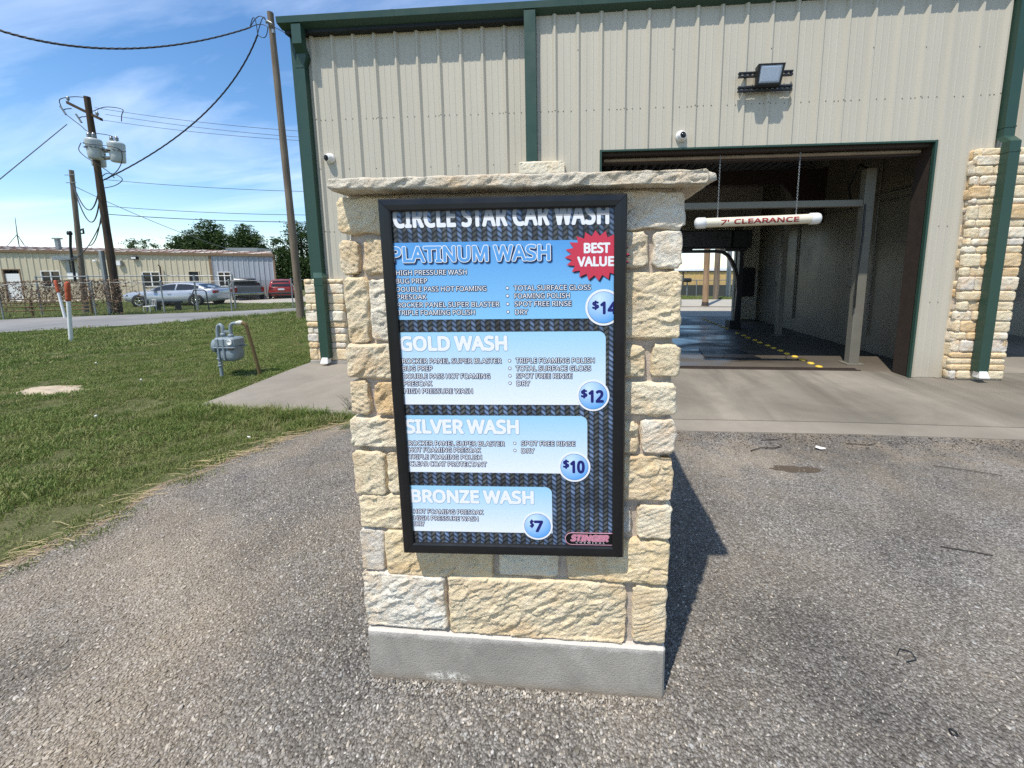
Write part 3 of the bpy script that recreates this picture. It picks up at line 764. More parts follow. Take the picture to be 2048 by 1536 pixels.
entry('wash_panel', (-.345, -.058, .306, .174), grd(lin(240, 243, 247), lin(166, 214, 238)), (0, 1, 0, 0), ('GOLD WASH', -.333, .0083, .118), L2, [(.0105, .0837), (.0107, .0596), (.0106, .0359), (.01, .0121)], .0415, 'w')
entry('wash_panel', (-.345, -.2868, .2493, -.0942), grd(lin(240, 243, 247), lin(162, 212, 237)), (0, 1, 0, 0), ('SILVER WASH', -.332, .0367, -.1525), L3, [(.0189, -.1855), (.0188, -.2097)], .0425, 'w')
entry('wash_panel', (-.345, -.4968, .1348, -.3342), grd(lin(240, 243, 247), lin(162, 212, 237)), (0, 1, 0, 0), ('BRONZE WASH', -.333, .0787, -.392), L4, [], .0415, 'w')
def tgrad(z):
    t = (z-.492)/.054
    return (.86, .86, .86) if t < .42 else tuple(.62-.30*min(1, (t-.42)/.5) for _ in range(3))
b = MB()
s = 'CIRCLE STAR CAR WASH'
def tcol(z): return (.86, .86, .86) if z < .5153 else tuple(.40-.22*min(1, max(0, (z-.5154)/.028)) for _ in range(3))
write(b, s, -.3255, .3170, .4928, .056, yl(2), .034, tr=.035, grad=tcol, cut=(.5152, .5155, .527))
b.build('title_lettering', M['printm'], poster, local=True, recalc=False)
# starburst with its dark drop edge
def burst(mb, cx, cz, ra, rb, r0, y, col, n=20, ph=0):
    pts = []
    for i in range(2*n):
        a = PI*i/n+ph; k = 1 if i % 2 == 0 else r0
        pts.append((cx+ra*k*math.cos(a), y, cz+rb*k*math.sin(a)))
    c = len(pts); mb.add(pts+[(cx, y, cz)], [(i, (i+1) % c, c) for i in range(c)], 0, col)
b = MB()
burst(b, .2835, .3955, .095, .0735, .78, yl(6), lin(34, 22, 40), 20, .05)
burst(b, .2795, .3995, .096, .0735, .78, yl(7), lin(206, 62, 82), 20, .05)
write(b, 'BEST', .2393, .3166, .4088, .0265, yl(8), .040, WHT); write(b, 'VALUE!', .223, .3390, .3702, .0257, yl(8), .040, WHT)
b.build('starburst', M['printm'], poster, local=True, recalc=False)
def badge(cx, cz, r, txt, x0, x1, z, cap):
    mb = MB(); n = 48
    for k, (q, c0, c1) in enumerate(((1, WHT, WHT), (.875, lin(60, 90, 140), lin(60, 90, 140)), (.855, lin(92, 166, 232), lin(214, 236, 250)))):
        rings = 6; v = []; cols = []
        for i in range(rings+1):
            for j in range(n):
                a = 2*PI*j/n; rr = r*q*i/rings; px = rr*math.cos(a); pz = rr*math.sin(a)
                d = math.hypot(px+r*.25, pz-r*.45)/(r*1.35); t = max(0, 1-d)
                v.append((cx+px, yl(6+k), cz+pz)); cols.append(tuple(p+(w-p)*t for p, w in zip(c0, c1)))
        mb.add(v, [(i*n+j, i*n+(j+1) % n, (i+1)*n+(j+1) % n, (i+1)*n+j) for i in range(rings) for j in range(n)], 0, cols)
    wd = x1-x0; d = wd*.30
    write(mb, '$', x0, x0+d, z+cap*.42, cap*.66, yl(9), .042, lin(34, 38, 110)); write(mb, txt, x0+d*1.05, x1, z, cap, yl(9), .042, lin(34, 38, 110))
    mb.build('price_badge', M['printm'], poster, local=True, recalc=False)
badge(.2993, .2463, .0548, '14', .2643, .3375, .2285, .0335)
badge(.2674, -.0270, .0505, '12', .2294, .3001, -.0475, .0355)
badge(.2080, -.2632, .0508, '10', .1714, .2403, -.2812, .0372)
badge(.0860, -.4700, .0497, '7', .0612, .1044, -.4888, .036)
b = MB()
rrect(b, .1745, -.5368, .36, -.4908, yl(1), lambda t: lin(150, 40, 60), .0229, (1, 0, 0, 1))
rrect(b, .1757, -.5355, .36, -.4920, yl(2), lambda t: lin(240, 190, 200), .0216, (1, 0, 0, 1))
rrect(b, .1772, -.5335, .36, -.4942, yl(3), lambda t: (.006, .005, .006), .0196, (1, 0, 0, 1))
for w, c, k in ((.085, lin(240, 182, 196), 4), (.045, lin(150, 48, 72), 5), (.012, lin(226, 150, 168), 6)):
    write(b, 'STINGER', .1943, .3150, -.5210, .0195, yl(k), w, c, shear=.22)
write(b, 'CHEMICAL', .2101, .3048, -.5303, .0052, yl(4), .02, lin(220, 210, 212), tr=.35)
b.build('maker_logo', M['printm'], poster, local=True, recalc=False)
# ------------------------------------------------------------------ the car wash building
bld = thing('car_wash_building', 'beige ribbed steel car wash building with green gutters, stone columns and open wash bay', 'building', (0, 5.31, 0))
RP, RB, RT, RH = .3078, .078, .022, .034           # rib pitch, foot, top, height
def siding(mb, x0, x1, y, zlo, zhi, ph, holes=(), ztop=None):
    """ribbed panel facing -y; holes: (xa, xb, z) with the panel starting above z there"""
    brk = {x0, x1}
    k = math.floor((x0-ph)/RP)-1
    prof = []
    while ph+k*RP < x1+RP:
        c = ph+k*RP
        prof += [(c-RB/2, 0), (c-RT/2, RH), (c+RT/2, RH), (c+RB/2, 0)]
        for m in (c+RP*.36, c+RP*.64): prof += [(m-.011, 0), (m-.006, .0035), (m+.006, .0035), (m+.011, 0)]
        k += 1
    xs = [p[0] for p in prof]; hs = [p[1] for p in prof]
    for xa, xb, z in holes: brk |= {xa, xb}
    pts = sorted({x for x in xs if x0 < x < x1} | brk)
    hv = np.interp(pts, xs, hs)
    for i in range(len(pts)-1):
        a, c = pts[i], pts[i+1]; m = (a+c)/2; z0 = zlo
        for xa, xb, z in holes:
            if xa <= m <= xb: z0 = z
        mb.add([(a, y-hv[i], z0), (c, y-hv[i+1], z0), (c, y-hv[i+1], zhi), (a, y-hv[i], zhi)], [(0, 1, 2, 3)])
def screws(mb, x0, x1, y, z, ph, skip=None, mi=0):
    k = math.floor((x0-ph)/RP)
    while ph+k*RP < x1:
        c = ph+k*RP
        offs = [(RP*.36, .0035), (RP*.64+.02, 0)]
        if k % 3 == 0: offs += [(-.042, 0), (.0, RH), (.042, 0)]
        for d, h in offs:
            x = c+d
            if x0+.02 < x < x1-.02 and not (skip and skip(x)):
                mb.lathe([(.0065, 0), (.0065, .003), (.004, .006)], (x, y-h, z+.003*math.sin(x*9)), (0, -1, 0), 6, mi)
        k += 1
OX0, OX1, OZ = .2, 4.462, 3.112
b = MB(); siding(b, -.66, 5.20, 5.31, .012, 4.845, -.41, [(OX0, OX1, OZ)])
b.box(-.66, 5.314, 0, OX0-.01, 5.335, 4.83); b.box(OX1+.01, 5.314, 0, 5.19, 5.335, 4.83); b.box(OX0-.01, 5.314, OZ+.01, OX1+.01, 5.335, 4.83)
screws(b, -.66, 5.2, 5.31, 3.645, -.41, None, 1); screws(b, 4.5, 5.2, 5.31, 2.05, -.41, None, 1); screws(b, 4.5, 5.2, 5.31, 1.05, -.41, None, 1)
for kk in range(-1, 19, 2):
    if kk % 4 == 1 or kk > 12: b.lathe([(.0065, 0), (.004, .006)], (-.41+kk*RP, 5.31-RH, 4.40-.012*kk), (0, -1, 0), 6, 1)
M['headpipe'] = plain('stained_header_pipe', lin(138, 120, 98), .6, var=.45, sc=3)
M['screw'] = plain('dull_screw', lin(96, 84, 66), .5, metal=.5)
b.build('front_siding', [M['wall'], M['screw']], bld, recalc=False)
b = MB(); siding(b, -4.16, -.66, 5.41, .03, 4.80, -1.107, [])
b.box(-4.15, 5.414, .03, -.67, 5.435, 4.80)
screws(b, -4.1, -.7, 5.41, 3.69, -1.107, None, 1); screws(b, -4.1, -.7, 5.41, 2.1, -1.107, None, 1); screws(b, -4.1, -.7, 5.41, 3.0, -1.107, lambda x: int(x*7) % 3, 1)
b.build('side_siding', [M['wall'], M['screw']], bld, recalc=False)
b = MB(); siding(b, 5.20, 9.6, 5.41, 2.95, 4.80, -.41+RP*.3, [])
b.box(5.2, 5.414, 2.95, 9.6, 5.435, 4.80)
b.build('side_siding', [M['wall'], M['screw']], bld, recalc=False)
b = MB()                                                     # gable end walls and rear wall
b.box(-4.16, 5.44, .0, -4.14, 11.44, 4.9); b.box(9.58, 5.44, 0, 9.6, 11.44, 4.9)
b.box(-4.14, 11.42, 0, 1.0, 11.46, 4.9); b.box(4.47, 11.42, 0, 5.24, 11.46, 4.9); b.box(1.0, 11.42, 2.52, 4.47, 11.46, 4.9); b.box(5.24, 11.42, 2.95, 9.58, 11.46, 4.9)
b.build('rear_siding', M['wall'], bld)
b = MB()                                                     # box gutter with sloping underside, then the roof
gx0, gx1 = -4.214, 9.8
b.prism([(5.20, 4.878), (5.192, 4.955), (5.20, 4.962), (5.206, 4.955), (5.214, 4.90), (5.30, 4.862), (5.302, 4.842)], gx0, gx1, axis='x')
b.prism([(5.20, 4.878), (5.192, 4.955), (5.302, 4.955), (5.302, 4.842)], gx0-.002, gx0+.004, axis='x')
for x in (-2.6, -.1, 2.3, 4.4, 7.0): b.prism([(5.1985, 4.876), (5.1895, 4.957), (5.206, 4.957), (5.206, 4.88), (5.300, 4.8395)], x, x+.05, axis='x')
b.build('gutter', M['green'], bld)
b = MB()
b.prism([(5.25, 4.93), (8.4, 5.25), (11.7, 4.93), (11.7, 4.86), (8.4, 5.18), (5.312, 4.868)], -4.20, 9.78, axis='x')
b.build('roof', M['deck'], bld)
b = MB()
b.box(-4.19, 5.305, 4.800, -.665, 5.44, 4.845); b.build('soffit', M['soffit'], bld)
b = MB(); b.box(5.205, 5.305, 4.800, 9.6, 5.44, 4.845); b.build('soffit', M['soffit'], bld)
b = MB()
b.prism([(5.30, 4.84), (5.302, 4.93), (11.7, 4.93), (11.7, 4.80)], -4.20, -4.165, axis='x')
b.build('rake_board', M['green'], bld)
b = MB()
b.box(-4.185, 5.385, .03, -4.12, 5.47, 4.80)                 # corner trim
b.build('corner_trim', M['green'], bld)
def spout(pts, w, d, name='downspout', outlet=True):
    """rectangular downspout: pts are (xc, yfront, z) of its front centre line"""
    mb = MB(); v = []; f = []
    for (x, y, z) in pts: v += [(x-w/2, y, z), (x+w/2, y, z), (x+w/2, y+d, z), (x-w/2, y+d, z)]
    for i in range(len(pts)-1):
        for k in range(4): f.append((i*4+k, i*4+(k+1) % 4, i*4+4+(k+1) % 4, i*4+4+k))
    mb.add(v, f)
    o = mb.build(name, M['green'], bld)
    return o
def strap(x, y, z, w, d, par):
    mb = MB(); mb.box(x-w/2-.004, y-.004, z, x+w/2+.004, y+d, z+.022); mb.lathe([(.006, 0), (.004, .005)], (x+w*.3, y-.004, z+.011), (0, -1, 0), 6)
    mb.build('strap', M['green'], par)
s1 = spout([(-3.948, 5.205, 4.86), (-3.948, 5.205, 4.615), (-3.975, 5.30, 4.535), (-3.975, 5.30, 4.50), (-4.02, 5.315, 4.4), (-4.02, 5.315, 1.49), (-3.945, 5.215, 1.415), (-3.945, 5.215, .19)], .135, .088)
strap(-4.02, 5.315, 4.36, .135, .088, s1); strap(-3.945, 5.215, 1.30, .135, .088, s1)
s2 = spout([(-.73, 5.205, 4.86), (-.73, 5.215, 4.6), (-.73, 5.215, 2.90)], .150, .092)
s3 = spout([(5.225, 5.205, 4.86), (5.225, 5.205, 3.12), (5.20, 5.095, 3.03), (5.185, 5.085, .15)], .125, .095)
strap(5.225, 5.205, 3.22, .125, .095, s3); strap(5.20, 5.095, 2.90, .125, .09, s3)
for (x, y, z, w) in ((-3.945, 5.215, .12, .11), (5.185, 5.085, .075, .115)):
    mb = MB(); mb.hexa([(x-w*.55, y-.03, z), (x+w*.55, y-.03, z), (x+w*.4, y+.08, z), (x-w*.4, y+.08, z), (x-w*.4, y, z+.085), (x+w*.4, y, z+.085), (x+w*.4, y+.08, z+.085), (x-w*.4, y+.08, z+.085)])
    mb.build('drain_boot', M['white'], s1 if x < 0 else s3)
def column(x0, x1, y, z0, z1, seed, yb=5.42):
    mb = MB()
    courses(mb, (x0, y, z0), (1, 0, 0), (0, 0, 1), (0, -1, 0), x1-x0, z1-z0, seed, .0145, .010, .045, (.075, .20))
    courses(mb, (x0+.008, yb, z0), (0, -1, 0), (0, 0, 1), (-1, 0, 0), yb-y-.012, z1-z0, seed+1, .02, .010, .04, (.075, .20))
    courses(mb, (x1-.008, y+.01, z0), (0, 1, 0), (0, 0, 1), (1, 0, 0), yb-y-.012, z1-z0, seed+2, .02, .010, .04, (.075, .20))
    c = mb.build('stone_column', M['stone'], bld, recalc=False)
    mb = MB(); mb.box(x0+.02, y+.018, max(0, z0-.03), x1-.02, yb, z1-.012); mb.build('mortar', M['mortar'], c)
    return c
c1 = column(-4.27, -3.66, 5.325, .135, 1.395, 900)
mb = MB(); mb.box(-4.265, 5.318, -.02, -3.665, 5.42, .135, bev=.006); mb.build('concrete_footing', M['base'], c1)
c2 = column(-.93, -.262, 5.205, .02, 2.80, 920)
mb = MB(); rock(mb, (-.905, 5.195, 2.80), (1, 0, 0), (0, 0, 1), (0, -1, 0), .625, .172, .21, 4242, .012, .010, 0, lin(234, 222, 196), .014, .005); mb.box(-.88, 5.215, 2.79, -.31, 5.40, 2.955, 0, lin(234, 222, 196)); mb.build('top_stone', M['stone'], c2, recalc=False)
c3 = column(4.885, 5.56, 5.20, .02, 2.985, 940)
# bay door surround, header and jambs
b = MB()
b.box(OX0-.006, 5.268, .012, OX0+.022, 5.312, OZ+.006); b.box(OX1-.022, 5.268, .012, OX1+.006, 5.312, OZ+.006); b.box(OX0+.0225, 5.270, OZ-.018, OX1-.0225, 5.312, OZ+.004)
b.build('door_trim', M['green'], bld)
b = MB()
b.box(OX1-.012, 5.3365, .012, OX1+.14, 5.56, 3.2); b.build('door_jamb', M['rust'], bld)
b = MB(); b.box(OX0-.14, 5.3365, .012, OX0+.012, 5.56, 3.2); b.build('door_jamb', M['rust'], bld)
b = MB()
b.box(OX0+.013, 5.3366, OZ-.055, OX1-.013, 5.42, 3.3); b.box(OX0+.013, 5.46, 2.98, OX1-.013, 5.56, 3.3)
b.build('door_header', M['rust'], bld)
b = MB(); b.tube([(OX0+.06, 5.445, 3.022), (OX1-.06, 5.445, 3.03)], .024, 10); b.build('header_pipe', M['headpipe'], bld)
# interior
b = MB()
for x, y, z in ((5.085, 7.0, 0), (5.085, 9.4, 0)): b.tube([(x, y, 3.6), (x, y, .3)], .018, 6)
b.tube([(5.08, 5.7, 2.75), (5.08, 11.3, 2.75)], .022, 6); b.tube([(5.08, 5.7, 2.62), (5.08, 11.3, 2.62)], .014, 6)
b.build('wall_pipe', M['post'], bld)
for y in (7.3, 10.0):
    b = MB(); b.box(5.02, y, 1.15, 5.108, y+.22, 1.5, bev=.01); b.build('junction_box', M['post'], bld)
b = MB()
for k in range(12):
    y0 = 5.56+k*.488; b.box(5.11, y0, .0, 5.135, y0+.484, 3.9)
b.build('bay_wall', M['panel'], bld)
b = MB(); b.box(-.335, 5.56, 0, -.31, 11.42, 3.9); b.build('bay_wall', M['panel'], bld)
b = MB()
for k in range(30): 
    x = -.3+k*.18; b.prism([(x, 3.9), (x+.05, 3.86), (x+.10, 3.86), (x+.15, 3.9), (x+.15, 3.92), (x, 3.92)], 5.56, 11.42)
b.build('bay_ceiling', M['deck'], bld)
b = MB()
b.box(-.3, 6.0, 3.30, 5.1, 6.12, 3.60); b.box(-.3, 8.5, 3.30, 5.1, 8.66, 3.60); b.prism([(7.1, 3.85), (7.1, 3.62), (7.16, 3.62), (7.16, 3.85)], -.3, 5.1, axis='x')
b.prism([(8.58, 3.3), (5.06, 2.4), (5.1, 2.55)][0:0] or [(4.2, 3.3), (5.1, 2.5), (5.1, 3.3)], 8.52, 8.64)
b.build('roof_beam', M['rust'], bld)
b = MB()
b.box(4.14, 5.98, .025, 4.285, 6.10, 2.97, bev=.006); b.box(4.08, 5.93, 0.008, 4.34, 6.15, .026)
b.build('rail_post', M['post'], bld)
b = MB(); b.box(4.33, 8.57, .02, 4.44, 8.69, 3.3, bev=.005); b.box(4.28, 8.52, 0.008, 4.49, 8.74, .022); b.build('rail_post', M['post'], bld)
b = MB(); b.box(.05, 5.99, 2.425, 4.137, 6.09, 2.522, bev=.005); b.build('cross_rail', M['post'], bld)
b = MB(); b.tube([(4.15, 5.97, 2.45), (4.14, 5.95, 2.0), (4.10, 5.93, 1.3), (4.12, 5.95, .9)], .012, 6); b.tube([(4.2, 6.04, 2.97), (4.24, 6.3, 3.1), (4.5, 6.9, 2.9), (4.9, 7.4, 2.6)], .016, 6)
b.build('hanging_hose', M['hose'], bld)
b = MB(); b.box(4.47, 11.32, .7, 5.0, 11.40, 1.55, bev=.01); b.build('wall_cabinet', M['blackp'], bld)
b = MB(); b.box(4.40, 11.28, .0, 4.56, 11.415, 3.0); b.build('door_jamb', M['post'], bld)

# ------------------------------------------------------------------ things fixed to the front wall
def camera_dome(name, x, y, z, tilt, label):
    t = thing(name, label, 'camera', (x, y, z), (0, 0, 0), 'white dome cameras on the siding')
    mb = MB(); mb.lathe([(.072, 0), (.074, .008), (.070, .03), (.058, .042)], (x, y, z), (0, -1, 0), 28); mb.build('mount', M['white'], t)
    d = Vector(tilt).normalized(); c = Vector((x, y-.05, z-.004))
    mb = MB(); mb.lathe([(.0005, -.06)] + [(.058*math.sin(a), -.058*math.cos(a)) for a in [i*PI/14 for i in range(1, 10)]] + [(.052, .026), (.046, .034)], c, d, 28); ball = mb.build('ball', M['white'], t)
    mb = MB(); mb.lathe([(.041, .026), (.041, .039), (.030, .044), (.027, .0405)], c, d, 24); ln = mb.build('lens_ring', M['blackp'], t)
    mb = MB(); mb.lathe([(.024, .042), (.018, .050), (.004, .053)], c, d, 20); mb.build('lens', M['darkglass'], t)
    return t
camera_dome('security_camera', -3.735, 5.408, 3.15, (-.30, -1, -.12), 'white dome camera on the siding above the left end of the stone pillar')
camera_dome('security_camera', 1.275, 5.308, 3.265, (.25, -1, .05), 'white dome camera on the siding just above the wash bay opening')
fl = thing('floodlight', 'dark square floodlight on two slotted rails high above the wash bay', 'floodlight', (2.28, 5.28, 3.93))
for z in (3.968, 3.795):
    mb = MB()
    for dz in (-.021, .021): mb.box(1.955, 5.215, z+dz-.008, 2.618, 5.258, z+dz+.008)
    for k in range(11): mb.box(1.96+k*.063, 5.222, z-.013, 1.985+k*.063, 5.252, z+.013)
    mb.build('mounting_rail', M['blackp'], fl)
mb = MB(); mb.hexa([(2.14, 5.15, 3.80), (2.44, 5.15, 3.80), (2.43, 5.215, 3.79), (2.15, 5.215, 3.79), (2.135, 5.085, 4.02), (2.455, 5.085, 4.02), (2.43, 5.215, 4.035), (2.15, 5.215, 4.035)])
n = Vector((0, -.205, -.105)).normalized()
hs = mb.build('housing', M['blackp'], fl)
mb = MB(); P0, P1, P2, P3 = Vector((2.145, 5.148, 3.805)), Vector((2.435, 5.148, 3.805)), Vector((2.449, 5.087, 4.018)), Vector((2.141, 5.087, 4.018))
nn = (P1-P0).cross(P3-P0).normalized()
def ins(k, d): 
    c = (P0+P1+P2+P3)/4; return [p+(c-p)*k+nn*d for p in (P0, P1, P2, P3)]
o_, i_ = ins(-.02, .012), ins(.14, .012); o2, i2 = ins(-.02, -.003), ins(.14, .001)
mb.add(o_+i_+o2+i2, [(0,1,5,4),(1,2,6,5),(2,3,7,6),(3,0,4,7),(0,8,9,1),(1,9,10,2),(2,10,11,3),(3,11,8,0),(4,5,13,12),(5,6,14,13),(6,7,15,14),(7,4,12,15)])
mb.build('bezel', M['blackp'], fl)
mb = MB(); q = ins(.135, .004); q2 = ins(.32, .012); mb.add(q+q2, [(4,5,6,7),(0,1,5,4),(1,2,6,5),(2,3,7,6),(3,0,4,7)]); mb.build('lens', M['lens'], fl)
# clearance bar
cb = thing('clearance_bar', "white plastic tube lettered 7' CLEARANCE hung on two chains in the bay mouth", 'clearance bar', (2.27, 5.35, 2.13))
A, B = Vector((1.535, 5.35, 2.135)), Vector((3.14, 5.35, 2.175)); ax = (B-A).normalized(); RT_ = .064
mb = MB(); mb.tube([A, B], RT_, 32, caps=True); mb.build('tube', M['pvc'], cb)
for P, s in ((A, -1), (B, 1)):
    mb = MB(); mb.lathe([(RT_+.002, -.115), (RT_+.0115, -.113), (RT_+.0115, -.02), (RT_+.004, .004), (RT_*.75, .018), (RT_*.3, .026), (.002, .028)], P, ax*s, 32); mb.build('end_cap', M['white'], cb)
def onrod(x, z, d):
    # wrap the lettering round the tube
    a = (z)/RT_; c = A.lerp(B, (x-A.x)/(B.x-A.x)); r = RT_+d
    return tuple(c + Vector((0, -math.cos(a)*r, math.sin(a)*r)))
mb = MB(); write(mb, "7'", 1.835, 1.950, -.040, .064, .0010, .040, put=onrod, shear=.12, slices=8); write(mb, "CLEARANCE", 2.01, 2.865, -.036, .062, .0010, .040, put=onrod, slices=8)
mb.build('lettering', M['red'], cb, recalc=False)
for x, z1 in ((1.815, 3.03), (2.845, 3.03)):
    mb = MB(); c = A.lerp(B, (x-A.x)/(B.x-A.x)); z0 = c.z+RT_; n_ = int((z1-z0)/.022)
    mb.lathe([(.012, 0), (.012, .012), (.004, .016)], (x, 5.35, z0-.004), (0, 0, 1), 8)
    for k in range(n_):
        zc = z0+.02+k*.022; R_ = .0075; pts = []
        for i in range(9):
            a = 2*PI*i/8; u = R_*math.cos(a); w = .0145*math.sin(a); pts.append((x+u, 5.35, zc+w) if k % 2 else (x, 5.35+u, zc+w))
        mb.tube(pts, .0028, 4, caps=False)
    mb.build('chain', M['steel'], cb)
# wash gantry inside
ga = thing('wash_gantry', 'dark overhead wash gantry lettered WASH at the far end of the bay', 'wash machine', (2.8, 9.6, 0))
mb = MB(); mb.box(1.2, 9.6, 2.03, 3.64, 10.1, 2.47, bev=.03); hb = mb.build('header_box', plain('dark_grey_panel', (.035, .037, .04), .5), ga)
mb = MB(); write(mb, 'WASH', 2.02, 3.33, 2.235, .135, 9.597, .03, shear=.25)
for k in range(3): mb.add([(3.40+k*.055+q*math.cos(a)*.03, 9.597, 2.27+(k % 2)*.05+math.sin(a)*.028) for q, a in [(1, i*PI/3+k) for i in range(6)]], [tuple(range(6))])
mb.build('lettering', M['black'], hb, recalc=False)
mb = MB(); mb.box(3.642, 9.55, 2.03, 4.10, 10.15, 2.46, bev=.02); mb.box(3.5, 9.62, 1.96, 4.02, 10.0, 2.03); mb.build('motor_box', M['blackp'], ga)
mb = MB(); mb.box(1.4, 9.65, 1.985, 2.7, 9.75, 2.03)
pts = [(2.45, 9.7, 1.955), (3.30, 9.7, 1.955), (3.46, 9.7, 1.93), (3.58, 9.7, 1.86), (3.68, 9.7, 1.72), (3.78, 9.7, 1.5), (3.85, 9.7, 1.25), (3.875, 9.7, .95), (3.84, 9.7, .2)]
for a_, c_ in zip(pts[:-1], pts[1:]):
    d = (Vector(c_)-Vector(a_)).normalized(); q = Vector((-d.z, 0, d.x))*.038
    a_, c_ = Vector(a_), Vector(c_)
    mb.hexa([tuple(p) for p in (a_+q+Vector((0, -.05, 0)), a_-q+Vector((0, -.05, 0)), a_-q+Vector((0, .05, 0)), a_+q+Vector((0, .05, 0)), c_+q+Vector((0, -.05, 0)), c_-q+Vector((0, -.05, 0)), c_-q+Vector((0, .05, 0)), c_+q+Vector((0, .05, 0)))])
mb.build('spray_arm', M['blackp'], ga)
mb = MB(); mb.box(3.70, 9.66, .008, 3.98, 9.95, .20); mb.box(3.90, 9.75, .2, 4.0, 9.9, 2.03); mb.build('carriage_leg', M['blackp'], ga)
# floor details
for i, y in enumerate([5.804, 6.012, 6.235, 6.469, 6.699, 6.947, 7.169, 7.417, 7.713, 7.978, 8.263, 8.544, 8.844, 9.56, 9.77, 10.024, 10.292, 10.536, 10.771, 11.039, 11.298]):
    mb = MB(); mb.lathe([(.052, -.004), (.050, .008), (.038, .018), (.018, .023)], (3.585+.01*math.sin(i*3), y, .008), (0, 0, 1), 18)
    o = mb.build('floor_marker', M['yellow'])
    tag(o, 'round yellow marker button in the line along the wet bay floor', 'floor marker', 'yellow buttons along the bay floor')
mb = MB(); mb.hexa([(2.05, 6.35, .009), (2.95, 6.30, .009), (2.85, 7.02, .009), (2.15, 7.02, .009), (2.05, 6.35, .022), (2.95, 6.30, .022), (2.85, 7.02, .022), (2.15, 7.02, .022)])
tag(mb.build('floor_mat', M['blackp']), 'dark rubber mat lying on the wet bay floor', 'mat')
dr = thing('trench_drain', 'rusty trench drain across the mouth of the wash bay', 'drain', (2, 5.66, .01))
mb = MB(); mb.box(.4, 5.60, .008, 4.05, 5.612, .02); mb.box(.4, 5.71, .008, 4.05, 5.722, .02); mb.build('drain_frame', M['rust'], dr)
mb = MB()
for k in range(120): mb.box(.405+k*.0303, 5.613, .008, .423+k*.0303, 5.709, .015)
mb.build('grate', M['rust'], dr)
# ------------------------------------------------------------------ ground, lot, paving
def axis(a, b, fine0, fine1, fs, cs):
    xs = list(np.arange(fine0, fine1, fs)); x = fine0; s = fs
    while x > a: s *= cs; x -= s; xs.insert(0, max(a, x))
    x = fine1; s = fs
    while x < b: xs.append(x); s *= cs; x += s
    xs.append(b); return [float(q) for q in xs]
grid_sheet('ground', axis(-1500, 1500, -30, 14, .8, 1.35), axis(-300, 2000, -4, 34, .8, 1.35), lambda x, y: hgt(x, y)-.012, M['ground'])
EDGE = [(-14, -3.6), (-6, -3.3), (0, -3.0), (1.46, -2.93), (1.73, -2.91), (2.16, -2.97), (2.56, -2.85), (3.07, -2.64), (3.31, -2.36), (3.52, -2.2)]
EY = [e[0] for e in EDGE]; EX = [e[1] for e in EDGE]
def lot_edge(y): return float(np.interp(y, EY, EX)) + .10*mn.noise(Vector((y*1.3, 3, 1))) + .05*mn.noise(Vector((y*4.3, 3, 1))) + .02*mn.noise(Vector((y*11, 3, 1)))
FRONT = [(-4.34, 3.66), (-2.48, 3.555), (.87, 3.375), (2.42, 3.400), (3.845, 3.372), (9, 3.33), (16, 3.3)]
def front(x): return float(np.interp(x, [p[0] for p in FRONT], [p[1] for p in FRONT]))
ys = [-14, -10, -6, -4, -2] + [float(q) for q in np.arange(-1, 3.56, .04)]
strip_sheet('lot', [(lot_edge(y), y) for y in ys], [(16, y) for y in ys], M['lot'], lambda x, y: hgt(x, y)-.004+.0, 20)
xs = [float(q) for q in np.arange(-2.3, 16.01, .18)]
strip_sheet('verge', [(lot_edge(y)-.06-.20*max(0, mn.noise(Vector((y*2.2, 9, 2)))+.2), y) for y in ys], [(lot_edge(y)+.05, y) for y in ys], M['dirt'], lambda x, y: hgt(x, y)-.007, 3)
def apz(x, y): return hgt(x, y)+.006
strip_sheet('apron', [(x, front(x)+.27 if x > .2 else front(x)) for x in xs], [(x, 5.60) for x in xs], M['apron'], apz, 12, edge=.05)
strip_sheet('apron_edge', [(x, front(x)+.006*mn.noise(Vector((x*4, 1, 1)))) for x in xs if x > -.2], [(x, front(x)+.262) for x in xs if x > -.2], M['slab'], lambda x, y: hgt(x, y)+.003, 3, edge=.05)
sx = [float(q) for q in np.linspace(-4.34, -2.306, 14)]
strip_sheet('slab', [(x, front(x)) for x in sx], [(x+ .02*(1 if x < -4 else 0), 5.5) for x in sx], M['slab'], lambda x, y: hgt(x, y)+.022, 8, edge=.06)
strip_sheet('bay_floor', [(x, 5.606) for x in np.linspace(-.3, 5.11, 8)], [(x, 12.2) for x in np.linspace(-.3, 5.11, 8)], M['bayfloor'], lambda x, y: .006, 12, edge=.05)
strip_sheet('bay_floor', [(x, 5.606) for x in np.linspace(5.12, 9.58, 8)], [(x, 12.2) for x in np.linspace(5.12, 9.58, 8)], M['slab'], lambda x, y: .005, 12, edge=.05)
strip_sheet('rear_drive', [(x, 12.206) for x in np.linspace(-4, 14, 12)], [(x, 15.2) for x in np.linspace(-4, 26, 12)], M['walk'], lambda x, y: hgt(x, y)+.0, 14)
strip_sheet('rear_walk', [(x, 15.21) for x in np.linspace(-4, 26, 12)], [(x, 18.6+.05*x) for x in np.linspace(-4, 30, 12)], M['walk'], lambda x, y: hgt(x, y)+.02, 4)
RN = [(-30, -2), (-20, 4.6), (-14.95, 8.22), (-12.53, 9.9), (-10.85, 12.95), (-10.2, 13.9), (-9.2, 18), (-7.5, 30), (-4, 60)]
RF = [(-38, 1.2), (-26, 7.0), (-19.55, 10.75), (-15.77, 12.3), (-13.7, 13.15), (-12.1, 14.4), (-11.0, 16.6), (-9.8, 25), (-6.5, 60)]
def dens(P, k=8):
    o = []
    for a, c in zip(P[:-1], P[1:]):
        for i in range(k): o.append((a[0]+(c[0]-a[0])*i/k, a[1]+(c[1]-a[1])*i/k))
    return o+[P[-1]]
strip_sheet('road', dens(RN), dens(RF), M['road'], lambda x, y: hgt(x, y)+.01, 8)
